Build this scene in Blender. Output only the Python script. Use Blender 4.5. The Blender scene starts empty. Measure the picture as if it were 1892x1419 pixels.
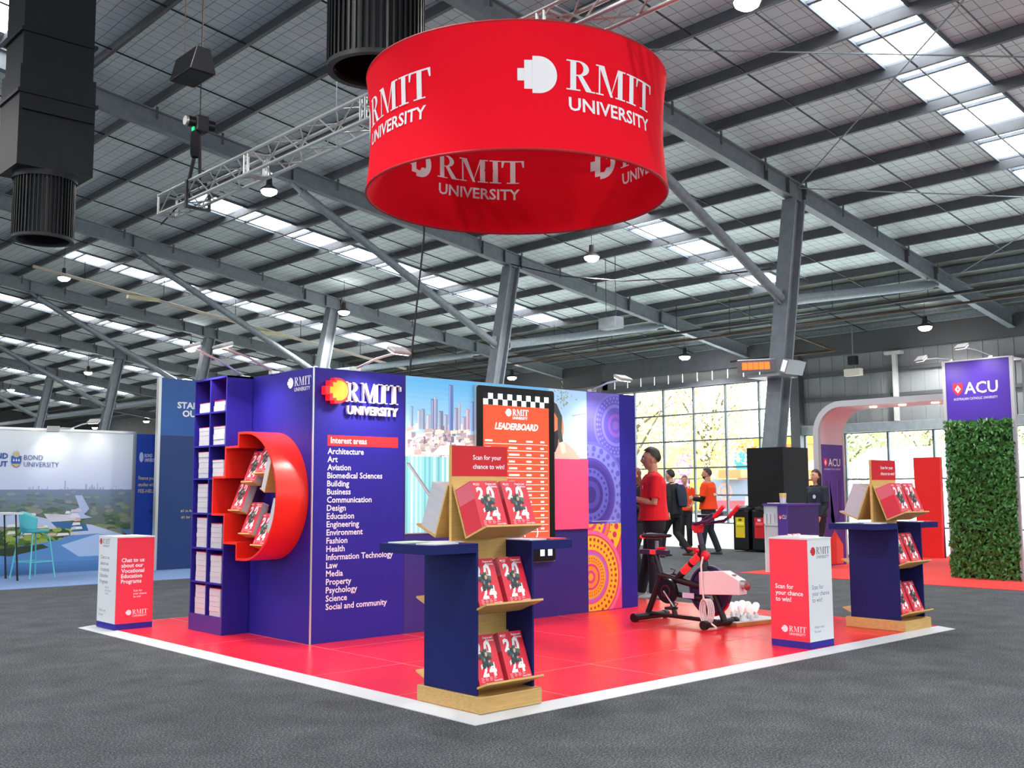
import bpy, bmesh, math, random
from math import sin, cos, pi, radians, sqrt, atan2
from mathutils import Vector, Matrix
random.seed(7)
SC = bpy.context.scene
COL = SC.collection

# ------------------------------------------------------------------ camera, world, exposure
cd = bpy.data.cameras.new('camera'); CAM = bpy.data.objects.new('camera', cd); COL.objects.link(CAM)
cd.sensor_fit = 'HORIZONTAL'; cd.sensor_width = 36.0; cd.lens = 1942.38 / 1892 * 36; cd.clip_end = 400; cd.clip_start = .05
def cam_matrix(pos, yaw, pitch, roll):
    f = Vector((cos(pitch)*cos(yaw), cos(pitch)*sin(yaw), sin(pitch)))
    r = f.cross(Vector((0,0,1))).normalized(); u = r.cross(f)
    r2 = r*cos(roll)+u*sin(roll); u2 = u*cos(roll)-r*sin(roll)
    m = Matrix((r2, u2, -f)).transposed().to_4x4(); m.translation = pos
    return m
CAM.matrix_world = cam_matrix(Vector((-3.9771,-4.6453,1.3159)), radians(47.402), radians(5.854), radians(-.2395))
SC.camera = CAM
cy = SC.cycles; cy.max_bounces = 7; cy.diffuse_bounces = 3; cy.glossy_bounces = 3; cy.transparent_max_bounces = 8; cy.caustics_reflective = False; cy.caustics_refractive = False
w = bpy.data.worlds.new('sky'); SC.world = w; w.use_nodes = True
wn = w.node_tree.nodes; bg = wn['Background']; bg.inputs[0].default_value = (.86,.93,1,1); bg.inputs[1].default_value = 10.0
SC.view_settings.view_transform = 'Standard'; SC.view_settings.look = 'None'
SC.view_settings.gamma = 1; SC.view_settings.use_curve_mapping = False
SC.view_settings.exposure = 0.60
SKYLIGHT = 6.0     # luminance of the day-lit roof panes
LAMP = 1150.0       # high-bay lamps, watts

# ------------------------------------------------------------------ materials
def lin(c):
    c = [x/255 for x in c[:3]]
    return tuple(x/12.92 if x <= .04045 else ((x+.055)/1.055)**2.4 for x in c)
MATS = {}
def mat(name, rgb, rough=.5, metal=0, emit=None, es=1, spec=.5, noise=None, grain=None, bump=None, alpha=None, trans=0, coat=0):
    if name in MATS: return MATS[name]
    m = bpy.data.materials.new(name); m.use_nodes = True; MATS[name] = m
    nt = m.node_tree; b = nt.nodes['Principled BSDF']; c = lin(rgb)
    b.inputs['Base Color'].default_value = (*c,1); b.inputs['Roughness'].default_value = rough
    b.inputs['Metallic'].default_value = metal; b.inputs['Specular IOR Level'].default_value = spec
    b.inputs['Coat Weight'].default_value = coat
    if emit: b.inputs['Emission Color'].default_value = (*lin(emit),1); b.inputs['Emission Strength'].default_value = es
    if noise or grain or bump:
        tc = nt.nodes.new('ShaderNodeTexCoord')
        def tex(scale, stretch=None):
            mp = nt.nodes.new('ShaderNodeMapping'); nt.links.new(tc.outputs['Object'], mp.inputs[0])
            if stretch: mp.inputs['Scale'].default_value = stretch
            n = nt.nodes.new('ShaderNodeTexNoise'); n.inputs['Scale'].default_value = scale; n.inputs['Detail'].default_value = 4
            nt.links.new(mp.outputs[0], n.inputs['Vector']); return n
        if noise or grain:
            if grain: n = tex(grain[0], grain[2]); amt = grain[1]
            else: n = tex(noise[0]); amt = noise[1]
            r = nt.nodes.new('ShaderNodeValToRGB'); e = r.color_ramp.elements
            e[0].position = .3; e[1].position = .7
            e[0].color = (*[max(0,x*(1-amt)) for x in c],1); e[1].color = (*[min(1,x*(1+amt)) for x in c],1)
            nt.links.new(n.outputs['Fac'], r.inputs[0]); nt.links.new(r.outputs[0], b.inputs['Base Color'])
        if bump:
            n = tex(bump[0]); bp = nt.nodes.new('ShaderNodeBump'); bp.inputs['Strength'].default_value = bump[1]; bp.inputs['Distance'].default_value = .01
            nt.links.new(n.outputs['Fac'], bp.inputs['Height']); nt.links.new(bp.outputs[0], b.inputs['Normal'])
    return m
def print_mat(name, rough=.5, emit=0):
    m = bpy.data.materials.new(name); m.use_nodes = True; MATS[name] = m
    nt = m.node_tree; b = nt.nodes['Principled BSDF']; a = nt.nodes.new('ShaderNodeAttribute'); a.attribute_name = 'Col'
    nt.links.new(a.outputs['Color'], b.inputs['Base Color']); b.inputs['Roughness'].default_value = rough
    if emit: nt.links.new(a.outputs['Color'], b.inputs['Emission Color']); b.inputs['Emission Strength'].default_value = emit
    return m
def glass_mat(name, rgb=(235,240,240), gloss=.06):
    m = bpy.data.materials.new(name); m.use_nodes = True; MATS[name] = m; nt = m.node_tree; nt.nodes.clear()
    o = nt.nodes.new('ShaderNodeOutputMaterial'); t = nt.nodes.new('ShaderNodeBsdfTransparent'); g = nt.nodes.new('ShaderNodeBsdfGlossy'); x = nt.nodes.new('ShaderNodeMixShader')
    t.inputs[0].default_value = (*lin(rgb),1); g.inputs['Roughness'].default_value = .05; x.inputs[0].default_value = gloss
    nt.links.new(t.outputs[0], x.inputs[1]); nt.links.new(g.outputs[0], x.inputs[2]); nt.links.new(x.outputs[0], o.inputs[0])
    return m
def carpet_mat(name, a, b, c, sc=130):
    m = bpy.data.materials.new(name); m.use_nodes = True; MATS[name] = m
    nt = m.node_tree; bs = nt.nodes['Principled BSDF']; bs.inputs['Roughness'].default_value = .95; bs.inputs['Specular IOR Level'].default_value = .15
    tc = nt.nodes.new('ShaderNodeTexCoord'); n = nt.nodes.new('ShaderNodeTexNoise'); n.inputs['Scale'].default_value = sc; n.inputs['Detail'].default_value = 6; n.inputs['Roughness'].default_value = .75
    n2 = nt.nodes.new('ShaderNodeTexNoise'); n2.inputs['Scale'].default_value = 3.0; n2.inputs['Detail'].default_value = 5
    nt.links.new(tc.outputs['Object'], n.inputs['Vector']); nt.links.new(tc.outputs['Object'], n2.inputs['Vector'])
    mx = nt.nodes.new('ShaderNodeMath'); mx.operation = 'MULTIPLY_ADD'; mx.inputs[1].default_value = .12
    nt.links.new(n2.outputs['Fac'], mx.inputs[0]); nt.links.new(n.outputs['Fac'], mx.inputs[2])
    r = nt.nodes.new('ShaderNodeValToRGB'); r.color_ramp.elements[0].position = .42; r.color_ramp.elements[1].position = .72
    r.color_ramp.elements[0].color = (*lin(a),1); r.color_ramp.elements[1].color = (*lin(c),1)
    e = r.color_ramp.elements.new(.565); e.color = (*lin(b),1)
    nt.links.new(mx.outputs[0], r.inputs[0]); nt.links.new(r.outputs[0], bs.inputs['Base Color'])
    bp = nt.nodes.new('ShaderNodeBump'); bp.inputs['Strength'].default_value = .5; bp.inputs['Distance'].default_value = .006
    nt.links.new(n.outputs['Fac'], bp.inputs['Height']); nt.links.new(bp.outputs[0], bs.inputs['Normal'])
    return m
def ceiling_mat(name, base, line, sx=.30, sy=.30):
    # insulation foil held by a wire mesh: thin dark wires over pale blanket
    m = bpy.data.materials.new(name); m.use_nodes = True; MATS[name] = m
    nt = m.node_tree; L = nt.links; bs = nt.nodes['Principled BSDF']; bs.inputs['Roughness'].default_value = .8
    tc = nt.nodes.new('ShaderNodeTexCoord'); sp = nt.nodes.new('ShaderNodeSeparateXYZ'); L.new(tc.outputs['Object'], sp.inputs[0])
    wob = nt.nodes.new('ShaderNodeTexNoise'); wob.inputs['Scale'].default_value = 1.2; L.new(tc.outputs['Object'], wob.inputs['Vector'])
    outs = []
    for ax, s in (('X', sx), ('Y', sy)):
        ad = nt.nodes.new('ShaderNodeMath'); ad.operation = 'MULTIPLY_ADD'; ad.inputs[1].default_value = .05
        L.new(wob.outputs['Fac'], ad.inputs[0]); L.new(sp.outputs[ax], ad.inputs[2])
        dv = nt.nodes.new('ShaderNodeMath'); dv.operation = 'DIVIDE'; dv.inputs[1].default_value = s; L.new(ad.outputs[0], dv.inputs[0])
        fr = nt.nodes.new('ShaderNodeMath'); fr.operation = 'FRACT'; L.new(dv.outputs[0], fr.inputs[0])
        lt = nt.nodes.new('ShaderNodeMath'); lt.operation = 'LESS_THAN'; lt.inputs[1].default_value = .055; L.new(fr.outputs[0], lt.inputs[0])
        outs.append(lt)
    mx = nt.nodes.new('ShaderNodeMath'); mx.operation = 'MAXIMUM'; L.new(outs[0].outputs[0], mx.inputs[0]); L.new(outs[1].outputs[0], mx.inputs[1])
    n = nt.nodes.new('ShaderNodeTexNoise'); n.inputs['Scale'].default_value = .7; n.inputs['Detail'].default_value = 5; L.new(tc.outputs['Object'], n.inputs['Vector'])
    rp = nt.nodes.new('ShaderNodeValToRGB'); c = lin(base)
    rp.color_ramp.elements[0].color = (*[x*.8 for x in c],1); rp.color_ramp.elements[1].color = (*[min(1,x*1.15) for x in c],1); L.new(n.outputs['Fac'], rp.inputs[0])
    mc = nt.nodes.new('ShaderNodeMix'); mc.data_type = 'RGBA'; L.new(mx.outputs[0], mc.inputs[0]); L.new(rp.outputs[0], mc.inputs[6]); mc.inputs[7].default_value = (*lin(line),1)
    L.new(mc.outputs[2], bs.inputs['Base Color'])
    return m

NAVY = mat('navy_laminate', (42,36,146), .5, noise=(3,.06), spec=.25)
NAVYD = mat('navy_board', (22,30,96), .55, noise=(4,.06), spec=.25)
WHITE = mat('white_paint', (220,224,227), .45)
RAMP = mat('white_vinyl', (206,211,214), .4, noise=(6,.03))
REDF = mat('red_gloss_floor', (242,44,50), .26, noise=(1.4,.05), spec=.35)
REDD = mat('red_lacquer', (236,44,30), .3)
REDS = mat('red_print', (232,40,62), .5)
REDT = mat('red_fabric', (230,16,38), .85, bump=(160,.05), spec=.1)
WOOD = mat('plywood_oak', (205,166,104), .45, grain=(3,.14,(1.5,9,30)))
WOODE = mat('plywood_edge', (212,172,100), .5, grain=(6,.12,(2,2,40)))
BLACK = mat('black_metal', (22,22,25), .45)
BLACKP = mat('black_plastic', (14,14,16), .3)
BLACKF = mat('black_fabric', (20,20,22), .9, bump=(60,.2))
STEEL = mat('grey_steel', (122,130,136), .5, .15, noise=(5,.12))
STEELD = mat('dark_steel', (82,86,91), .55, .1, noise=(4,.12))
GALV = mat('galvanised_steel', (122,132,138), .5, .25, noise=(9,.15))
ALU = mat('aluminium', (205,208,205), .3, .75)
CHROME = mat('chrome', (220,220,222), .12, 1)
PAPER = mat('paper_edges', (196,194,202), .8, grain=(8,.12,(.3,.3,60)))
PRINT = print_mat('printed_ink', .5)
GLOW = print_mat('backlit_print', .5, .28)
SCREEN = print_mat('lit_screen', .15, .8)
SKIN = mat('skin', (214,160,132), .5); SKIND = mat('skin_tan', (196,144,114), .5)
LAMPM = mat('lamp_lens', (255,255,255), .4, emit=(255,246,250), es=60)
PANE = mat('skylight_polycarbonate', (250,252,255), .4, emit=(252,253,255), es=SKYLIGHT)
GLASS = glass_mat('window_glass')

# ------------------------------------------------------------------ mesh helpers
class MB:
    def __init__(s): s.v = []; s.f = []
    def add(s, vs, fs):
        k = len(s.v); s.v += [tuple(v) for v in vs]; s.f += [tuple(i+k for i in f) for f in fs]; return s
    def box(s, x0, x1, y0, y1, z0, z1, m=None):
        vs = [Vector((x,y,z)) for z in (z0,z1) for x,y in ((x0,y0),(x1,y0),(x1,y1),(x0,y1))]
        if m: vs = [m @ v for v in vs]
        return s.add(vs, [(3,2,1,0),(4,5,6,7),(0,1,5,4),(1,2,6,5),(2,3,7,6),(3,0,4,7)])
    def prism(s, pts, o, u, v, d):
        # polygon pts in (u,v) axes at o, pushed along vector d
        o, u, v, d = Vector(o), Vector(u), Vector(v), Vector(d); n = len(pts)
        a = [o+u*p+v*q for p,q in pts]; b = [p+d for p in a]
        fs = [tuple(range(n))[::-1], tuple(range(n,2*n))] + [(i,(i+1)%n,n+(i+1)%n,n+i) for i in range(n)]
        return s.add(a+b, fs)
    def tube(s, p0, p1, r, n=10, r1=None, cap=True):
        p0, p1 = Vector(p0), Vector(p1); d = (p1-p0); 
        if d.length < 1e-6: return s
        q = d.to_track_quat('Z','Y'); r1 = r if r1 is None else r1
        vs = [p0+q@Vector((r*cos(2*pi*i/n), r*sin(2*pi*i/n),0)) for i in range(n)] + [p1+q@Vector((r1*cos(2*pi*i/n), r1*sin(2*pi*i/n),0)) for i in range(n)]
        fs = [(i,(i+1)%n,n+(i+1)%n,n+i) for i in range(n)]
        if cap: fs += [tuple(range(n))[::-1], tuple(range(n,2*n))]
        return s.add(vs, fs)
    def path(s, pts, r, n=8, closed=False):
        pts = [Vector(p) for p in pts]; m = len(pts); rings = []
        for i,p in enumerate(pts):
            a = pts[(i-1)%m] if (closed or i) else p; b = pts[(i+1)%m] if (closed or i < m-1) else p
            t = (b-a).normalized(); q = t.to_track_quat('Z','Y')
            rr = r[i] if isinstance(r,(list,tuple)) else r
            rings.append([p+q@Vector((rr*cos(2*pi*k/n), rr*sin(2*pi*k/n),0)) for k in range(n)])
        for i in range(1,m):   # untwist rings
            best = min(range(n), key=lambda sft: (rings[i][sft]-rings[i-1][0]-(pts[i]-pts[i-1])).length)
            rings[i] = rings[i][best:]+rings[i][:best]
        vs = [v for R in rings for v in R]; fs = []
        for i in range(m-1): fs += [(i*n+k, i*n+(k+1)%n, (i+1)*n+(k+1)%n, (i+1)*n+k) for k in range(n)]
        if closed: fs += [((m-1)*n+k,(m-1)*n+(k+1)%n,(k+1)%n,k) for k in range(n)]
        else: fs += [tuple(range(n))[::-1], tuple(range((m-1)*n,m*n))]
        return s.add(vs, fs)
    def lathe(s, prof, c=(0,0,0), n=24, axis='Z', closed=False):
        c = Vector(c); vs = []; m = len(prof)
        for r,h in prof:
            for k in range(n):
                a = 2*pi*k/n
                vs.append(c+(Vector((r*cos(a),r*sin(a),h)) if axis=='Z' else Vector((h,r*cos(a),r*sin(a))) if axis=='X' else Vector((r*sin(a),h,r*cos(a)))))
        fs = [(i*n+k,i*n+(k+1)%n,(i+1)*n+(k+1)%n,(i+1)*n+k) for i in range(m-1) for k in range(n)]
        if closed: fs += [((m-1)*n+k,(m-1)*n+(k+1)%n,(k+1)%n,k) for k in range(n)]
        return s.add(vs, fs)
    def loft(s, rings, n=20, cap=True):
        # rings: (centre, axis_a, axis_b) with half-axis vectors
        vs = []
        for c,a,b in rings:
            c,a,b = Vector(c),Vector(a),Vector(b)
            vs += [c+a*cos(2*pi*k/n)+b*sin(2*pi*k/n) for k in range(n)]
        m = len(rings); fs = [(i*n+k,i*n+(k+1)%n,(i+1)*n+(k+1)%n,(i+1)*n+k) for i in range(m-1) for k in range(n)]
        if cap: fs += [tuple(range(n))[::-1], tuple(range((m-1)*n,m*n))]
        return s.add(vs, fs)
    def ball(s, c, r, n=12, m=8):
        c = Vector(c); r = Vector(r) if not isinstance(r,(int,float)) else Vector((r,r,r))
        return s.loft([(c+Vector((0,0,-r.z*cos(pi*i/m))), (max(1e-4,r.x*sin(pi*i/m)),0,0), (0,max(1e-4,r.y*sin(pi*i/m)),0)) for i in range(m+1)], n)
    def quad(s, a, b, c, d): return s.add([a,b,c,d], [(0,1,2,3)])
    def mesh(s, name, m=None, smooth=False, fix=True):
        me = bpy.data.meshes.new(name); me.from_pydata(s.v, [], s.f)
        if fix:
            bm = bmesh.new(); bm.from_mesh(me); bmesh.ops.recalc_face_normals(bm, faces=bm.faces); bm.to_mesh(me); bm.free()
        if m: me.materials.append(m)
        if smooth:
            me.polygons.foreach_set('use_smooth', [True]*len(me.polygons))
            me.set_sharp_from_angle(angle=radians(38))
        return me
    def build(s, name, m, parent=None, smooth=False, bevel=0, loc=None, fix=True):
        return link(name, s.mesh(name, m, smooth, fix), parent, bevel, loc)
def link(name, me, parent=None, bevel=0, loc=None):
    o = bpy.data.objects.new(name, me); COL.objects.link(o)
    if parent: o.parent = parent
    if loc: o.location = loc
    if bevel:
        b = o.modifiers.new('bevel','BEVEL'); b.width = bevel; b.segments = 2; b.limit_method = 'ANGLE'; b.angle_limit = radians(40)
    return o
def tag(o, label, cat, group=None, kind=None):
    if label: o['label'] = label
    if cat: o['category'] = cat
    if group: o['group'] = group
    if kind: o['kind'] = kind
    return o
def struct(o, label=None, cat=None):
    o['kind'] = 'structure'
    if label: o['label'] = label
    if cat: o['category'] = cat
    return o
def thing(name, label, cat, loc=(0,0,0), rz=0, group=None):
    o = bpy.data.objects.new(name, None); COL.objects.link(o); o.location = loc; o.rotation_euler = (0,0,rz); o.empty_display_size = .1
    return tag(o, label, cat, group)
def dup(o, parent=None, label=None, loc=None, rz=None):
    c = o.copy(); COL.objects.link(c); c.parent = parent
    if label: c['label'] = label
    if loc is not None: c.location = loc
    if rz is not None: c.rotation_euler = (0,0,rz)
    for ch in [x for x in o.children]: dup(ch, c)
    return c
def area_light(name, loc, target, size, power, color=(1,1,1), sy=None, spread=180):
    l = bpy.data.lights.new(name,'AREA'); l.energy = power; l.size = size; l.color = color; l.spread = radians(spread)
    if sy: l.shape = 'RECTANGLE'; l.size_y = sy
    o = bpy.data.objects.new(name, l); COL.objects.link(o); o.location = loc
    o.rotation_euler = (Vector(target)-Vector(loc)).to_track_quat('-Z','Y').to_euler(); return o
def spot_light(name, loc, target, power, angle=90, blend=.6, color=(1,1,1), size=.06, parent=None):
    l = bpy.data.lights.new(name,'SPOT'); l.energy = power; l.spot_size = radians(angle); l.spot_blend = blend; l.color = color; l.shadow_soft_size = size
    o = bpy.data.objects.new(name, l); COL.objects.link(o); o.location = loc
    o.rotation_euler = (Vector(target)-Vector(loc)).to_track_quat('-Z','Y').to_euler()
    if parent: o.parent = parent
    return o

# ------------------------------------------------------------------ lettering and flat print
GL = {}
def glyphs(body, bold=0.0, shear=0.0, spacing=1.0):
    k = (body,bold,shear,spacing)
    if k not in GL:
        cu = bpy.data.curves.new('glyphs','FONT'); cu.body = body; cu.size = 1; cu.offset = bold; cu.shear = shear; cu.resolution_u = 2; cu.space_character = spacing
        ob = bpy.data.objects.new('glyphs', cu); me = bpy.data.meshes.new_from_object(ob)
        GL[k] = ([(v.co.x,v.co.y) for v in me.vertices], [tuple(p.vertices) for p in me.polygons])
        bpy.data.objects.remove(ob); bpy.data.curves.remove(cu); bpy.data.meshes.remove(me)
    return GL[k]
_hv = glyphs('H')[0]; CAP = max(v[1] for v in _hv)-min(v[1] for v in _hv)
def text2d(body, h, width=None, bold=.012, align='L', shear=0, spacing=1.0):
    vs, fs = glyphs(body, bold, shear, spacing); s = h/CAP
    if not vs: return [], [], 0
    x0 = min(v[0] for v in vs); x1 = max(v[0] for v in vs); w = (x1-x0)*s
    sx = s if not width else width/(x1-x0); w = w if not width else width
    off = {'L':0,'C':-w/2,'R':-w}[align]
    return [((v[0]-x0)*sx+off, v[1]*s) for v in vs], fs, w
def arc(cx, cy, rx, ry, a0, a1, n):
    return [(cx+rx*cos(radians(a0+(a1-a0)*i/n)), cy+ry*sin(radians(a0+(a1-a0)*i/n))) for i in range(n+1)]
def rmit_polys():
    # Didone capitals R M I T, cap height 1; returns list of convex-ish polygons
    P = []
    R = lambda a,b,c,d,o=0: P.append([(o+a,c),(o+b,c),(o+b,d),(o+a,d)])
    R(.12,.31,0,1); R(0,.45,0,.045); R(0,.40,.955,1)
    oo = arc(.38,.745,.36,.255,90,-90,10); ii = arc(.38,.745,.17,.21,90,-90,10)
    for i in range(10): P.append([oo[i],oo[i+1],ii[i+1],ii[i]])
    R(.3,.39,.955,1); R(.3,.39,.49,.535)
    P.append([(.36,.51),(.52,.51),(.86,0),(.64,0)]); R(.64,.95,0,.045)
    o = .98
    R(.10,.155,0,1,o); R(0,.28,0,.045,o); R(0,.24,.955,1,o)
    P.append([(o+.10,1),(o+.30,1),(o+.64,0),(o+.54,0)]); P.append([(o+.54,0),(o+.60,.12),(o+.90,1),(o+.84,1)])
    R(.84,1.04,0,1,o); R(.74,1.16,0,.045,o); R(.84,1.16,.955,1,o)
    o = 2.20
    R(.13,.33,0,1,o); R(0,.46,0,.045,o); R(0,.46,.955,1,o)
    o = 2.68
    R(.34,.54,0,1,o); R(.20,.68,0,.045,o); R(0,.88,.94,1,o)
    P.append([(o,1),(o,.70),(o+.05,.70),(o+.12,1)]); P.append([(o+.88,1),(o+.88,.70),(o+.83,.70),(o+.76,1)])
    return P, 3.56
def pixel_poly(n=18):
    L = [(-.33,1),(-.33,.78),(-.76,.78),(-.76,.33),(-1.12,.33),(-1.12,-.33),(-.76,-.33),(-.76,-.78),(-.33,-.78),(-.33,-1)]
    return L + arc(0,0,1,1,-90,90,n)
def pixel_polys(n=18):   # convex pieces
    return [[(-.33,-1)]+arc(0,0,1,1,-90,90,n)+[(-.33,1)], [(-.76,-.78),(-.33,-.78),(-.33,.78),(-.76,.78)], [(-1.12,-.33),(-.76,-.33),(-.76,.33),(-1.12,.33)]]
class Pr:
    """flat print: coloured polygons on a plane o + a*r + b*u, joined into one mesh"""
    def __init__(s, o=(0,0,0), r=(1,0,0), u=(0,0,1), warp=None):
        s.o, s.r, s.u = Vector(o), Vector(r), Vector(u); s.n = s.r.cross(s.u); s.v = []; s.f = []; s.c = []; s.k = 0; s.warp = warp; s.step = 2.5e-5
    def raw(s, vs, fs, col):
        s.k += 1; b = len(s.v); h = s.k*s.step
        for a,c in vs: s.v.append(s.warp(a,c,h) if s.warp else s.o+s.r*a+s.u*c+s.n*h)
        for f in fs: s.f.append(tuple(i+b for i in f)); s.c.append(col)
        return s
    def poly(s, pts, col): return s.raw(pts, [tuple(range(len(pts)))], col)
    def rect(s, a0, b0, a1, b1, col): return s.poly([(a0,b0),(a1,b0),(a1,b1),(a0,b1)], col)
    def disc(s, a, b, r, col, n=14, ry=None): return s.poly([(a+r*cos(2*pi*i/n), b+(ry or r)*sin(2*pi*i/n)) for i in range(n)], col)
    def clipdisc(s, a, b, r, col, box, n=48):
        pts = [(a+r*cos(2*pi*i/n), b+r*sin(2*pi*i/n)) for i in range(n)]
        for ax,lim,sg in ((0,box[0],1),(0,box[2],-1),(1,box[1],1),(1,box[3],-1)):
            out = []
            for i in range(len(pts)):
                p,q = pts[i-1],pts[i]; ip = (p[ax]-lim)*sg >= 0; iq = (q[ax]-lim)*sg >= 0
                if ip != iq:
                    t = (lim-p[ax])/(q[ax]-p[ax]); out.append((p[0]+t*(q[0]-p[0]), p[1]+t*(q[1]-p[1])))
                if iq: out.append(q)
            pts = out
            if len(pts) < 3: return s
        return s.poly(pts, col)
    def text(s, body, a, b, h, col, width=None, bold=.012, align='L', shear=0, spacing=1.0):
        vs, fs, w = text2d(body, h, width, bold, align, shear, spacing)
        return s.raw([(a+x,b+y) for x,y in vs], fs, col) if vs else s
    def rmit(s, a, b, h, col, pix=None, uni=True):
        """logo with RMIT cap height h, letters starting at a, base line b"""
        P, W = rmit_polys(); k = 1/1.0
        s.k += 1
        for p in P: s.k -= 1; s.poly([(a+x*h*k, b+y*h) for x,y in p], col)
        if uni: s.text('UNIVERSITY', a+.03*h, b-.62*h, .42*h, col, width=3.35*h, bold=.01)
        if pix:
            R = .62*h; cx = a-.85*h; cy = b+.42*h
            for p in pixel_polys(): s.poly([(cx+x*R, cy+y*R) for x,y in p], pix); s.k -= 1
            s.k += 1
        return s
    def grad(s, a0, b0, a1, b1, c0, c1, n=12):
        for i in range(n):
            t = (i+.5)/n; s.rect(a0, b0+(b1-b0)*i/n, a1, b0+(b1-b0)*(i+1)/n, tuple(c0[j]+(c1[j]-c0[j])*t for j in range(3))); s.k -= 1
        s.k += 1; return s
    def mesh(s, name, m):
        me = bpy.data.meshes.new(name); me.from_pydata([tuple(v) for v in s.v], [], s.f); me.materials.append(m)
        at = me.color_attributes.new('Col','FLOAT_COLOR','CORNER'); buf = []
        for f,c in zip(s.f, s.c): buf += [*lin(c),1]*len(f)
        at.data.foreach_set('color', buf); return me
    def build(s, name, parent=None, m=None): return link(name, s.mesh(name, m or PRINT), parent)
# ================================================================== THE HALL
SL = .1463
def zr(x): return 11.355-SL*x if x >= -6 else 11.355-SL*(-12-x)
Y0H, Y1H, XR, XL = -35.0, 86.0, 30.5, -42.5
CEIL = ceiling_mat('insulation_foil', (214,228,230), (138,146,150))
BARE = mat('bare_roof_sheet', (104,110,104), .6, .2, noise=(2,.15))
carpet = carpet_mat('grey_carpet', (36,39,42), (74,78,82), (138,142,146), 85)
fl = struct(MB().box(XL,16.0,Y0H,Y1H,-.1,0).build('floor', carpet), 'dark grey speckled hall carpet')
struct(MB().box(16.0,XR+.3,Y0H,Y1H,-.1,-.001).build('floor', mat('pale_concrete', (205,205,200), .6, noise=(1,.06))), 'pale concrete floor strip along the glass wall')
struct(MB().box(XR+.3,95,-60,120,-.12,-.02).build('ground', mat('outdoor_paving', (214,212,206), .7, noise=(.6,.06))), 'pale paving outside the glass wall')
# walls
CLAD = mat('wall_cladding', (122,126,128), .6, .1, noise=(1.5,.08))
struct(MB().box(XL-.2,XL,Y0H,Y1H,0,9).build('wall_left', CLAD)); struct(MB().box(XL,XR,Y1H,Y1H+.2,0,13.5).build('wall_back', mat('dark_end_wall',(66,70,70),.8)))
struct(MB().box(XL,XR,Y0H-.2,Y0H,0,13.5).build('wall_front', CLAD))
FILL_BAND = mat('added_fill_band',(240,244,248),.5,emit=(244,248,255),es=3.0)  # unseen glowing wall bands, added for frontal fill light
for nm,a in (('fill_band_front',(-30,24,Y0H+.001,Y0H+.02,2.5,8.0)),('fill_band_left',(XL+.001,XL+.02,-28,40,1.5,5.5))):
    struct(MB().box(*a).build(nm, FILL_BAND), 'added glowing fill band on the wall behind the camera')
# roof sheet with openings for the skylights
strips = [4.22+10.1*k for k in range(-3,8)]; HW = .68
m1, m2 = MB(), MB()
def sheet(mb, x0, x1, y0, y1):
    a = [Vector((x,y,zr(x)+.265)) for x,y in ((x0,y0),(x1,y0),(x1,y1),(x0,y1))]; up = Vector((0,0,.12))
    mb.add(a+[p+up for p in a], [(0,1,2,3),(7,6,5,4),(0,4,5,1),(1,5,6,2),(2,6,7,3),(3,7,4,0)])
edges = [Y0H]
for s in strips: edges += [s-HW, s+HW]
edges.append(Y1H)
xk = [9.55+1.7*k for k in range(10)]
for i in range(len(edges)-1):
    y0,y1 = edges[i],edges[i+1]
    if i % 2 == 0: sheet(m1,-6,xk[-1],y0,y1); sheet(m1,XL,-6.001,y0,y1)
    else: sheet(m1,-6,xk[0],y0,y1); sheet(m1,-9.0,-6.001,y0,y1); sheet(m1,XL,-36.85,y0,y1)
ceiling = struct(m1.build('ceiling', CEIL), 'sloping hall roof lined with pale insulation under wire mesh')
sheet(m2, xk[-1], XR, Y0H, Y1H)
ceil2 = struct(m2.build('ceiling', BARE), 'bare dark roof sheeting over the low edge of the hall')
# purlins: Z sections along Y
pur = [(0,0),(.085,0),(.085,.03),(.02,.03),(.02,.24),(-.05,.24),(-.05,.26),(0,.26)]
pm = MB().prism(pur, (0,Y0H,0), (-1,0,0), (0,0,1), (0,Y1H-Y0H,0)).mesh('purlin', STEELD)
for x in [9.55+1.7*k for k in range(-9,10)]: link('purlin', pm, ceiling, loc=(x,0,zr(x)))
for x in [-7.5-1.7*3*k for k in range(6)]: link('purlin', pm, ceiling, loc=(x,0,zr(x)))
pm2 = MB().prism([(p*.8,q) for p,q in pur], (0,Y0H,0), (-1,0,0), (0,0,1), (0,Y1H-Y0H,0)).mesh('purlin', GALV)
for x in (25.9,27.0,28.1,29.2,30.2): link('purlin', pm2, ceil2, loc=(x,0,zr(x)))
# bridging bars under the purlins, along the slope
bm_ = MB().tube((-6,0,zr(-6)-.0),(24.8,0,zr(24.8)-.0),.019,5).mesh('bridging_bar', BLACK)
fy = [9+10.1*k for k in range(0,7)]
bs1 = MB().tube((.05,0,.12),(1.65,0,.12-SL*1.6),.016,5).mesh('bridging_strut', STEELD)
for f in [-1.1]+fy:
    for d in (2.6,5.32,8.0): link('bridging_bar', bm_, ceiling, loc=(0,f+d,.02))
    if f < 25:
        for d in (3.9,6.75):
            for k in range(0,9): link('bridging_strut', bs1, ceiling, loc=(xk[k],f+d,zr(xk[k])))
bm2_ = MB().tube((24.9,0,zr(24.9)-.02),(30.3,0,zr(30.3)-.02),.02,5).mesh('bridging_bar', BLACK)
for f in [-1.1]+fy[:4]:
    for d in (2.6,5.0,7.5): link('bridging_bar', bm2_, ceil2, loc=(0,f+d,.02))
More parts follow.
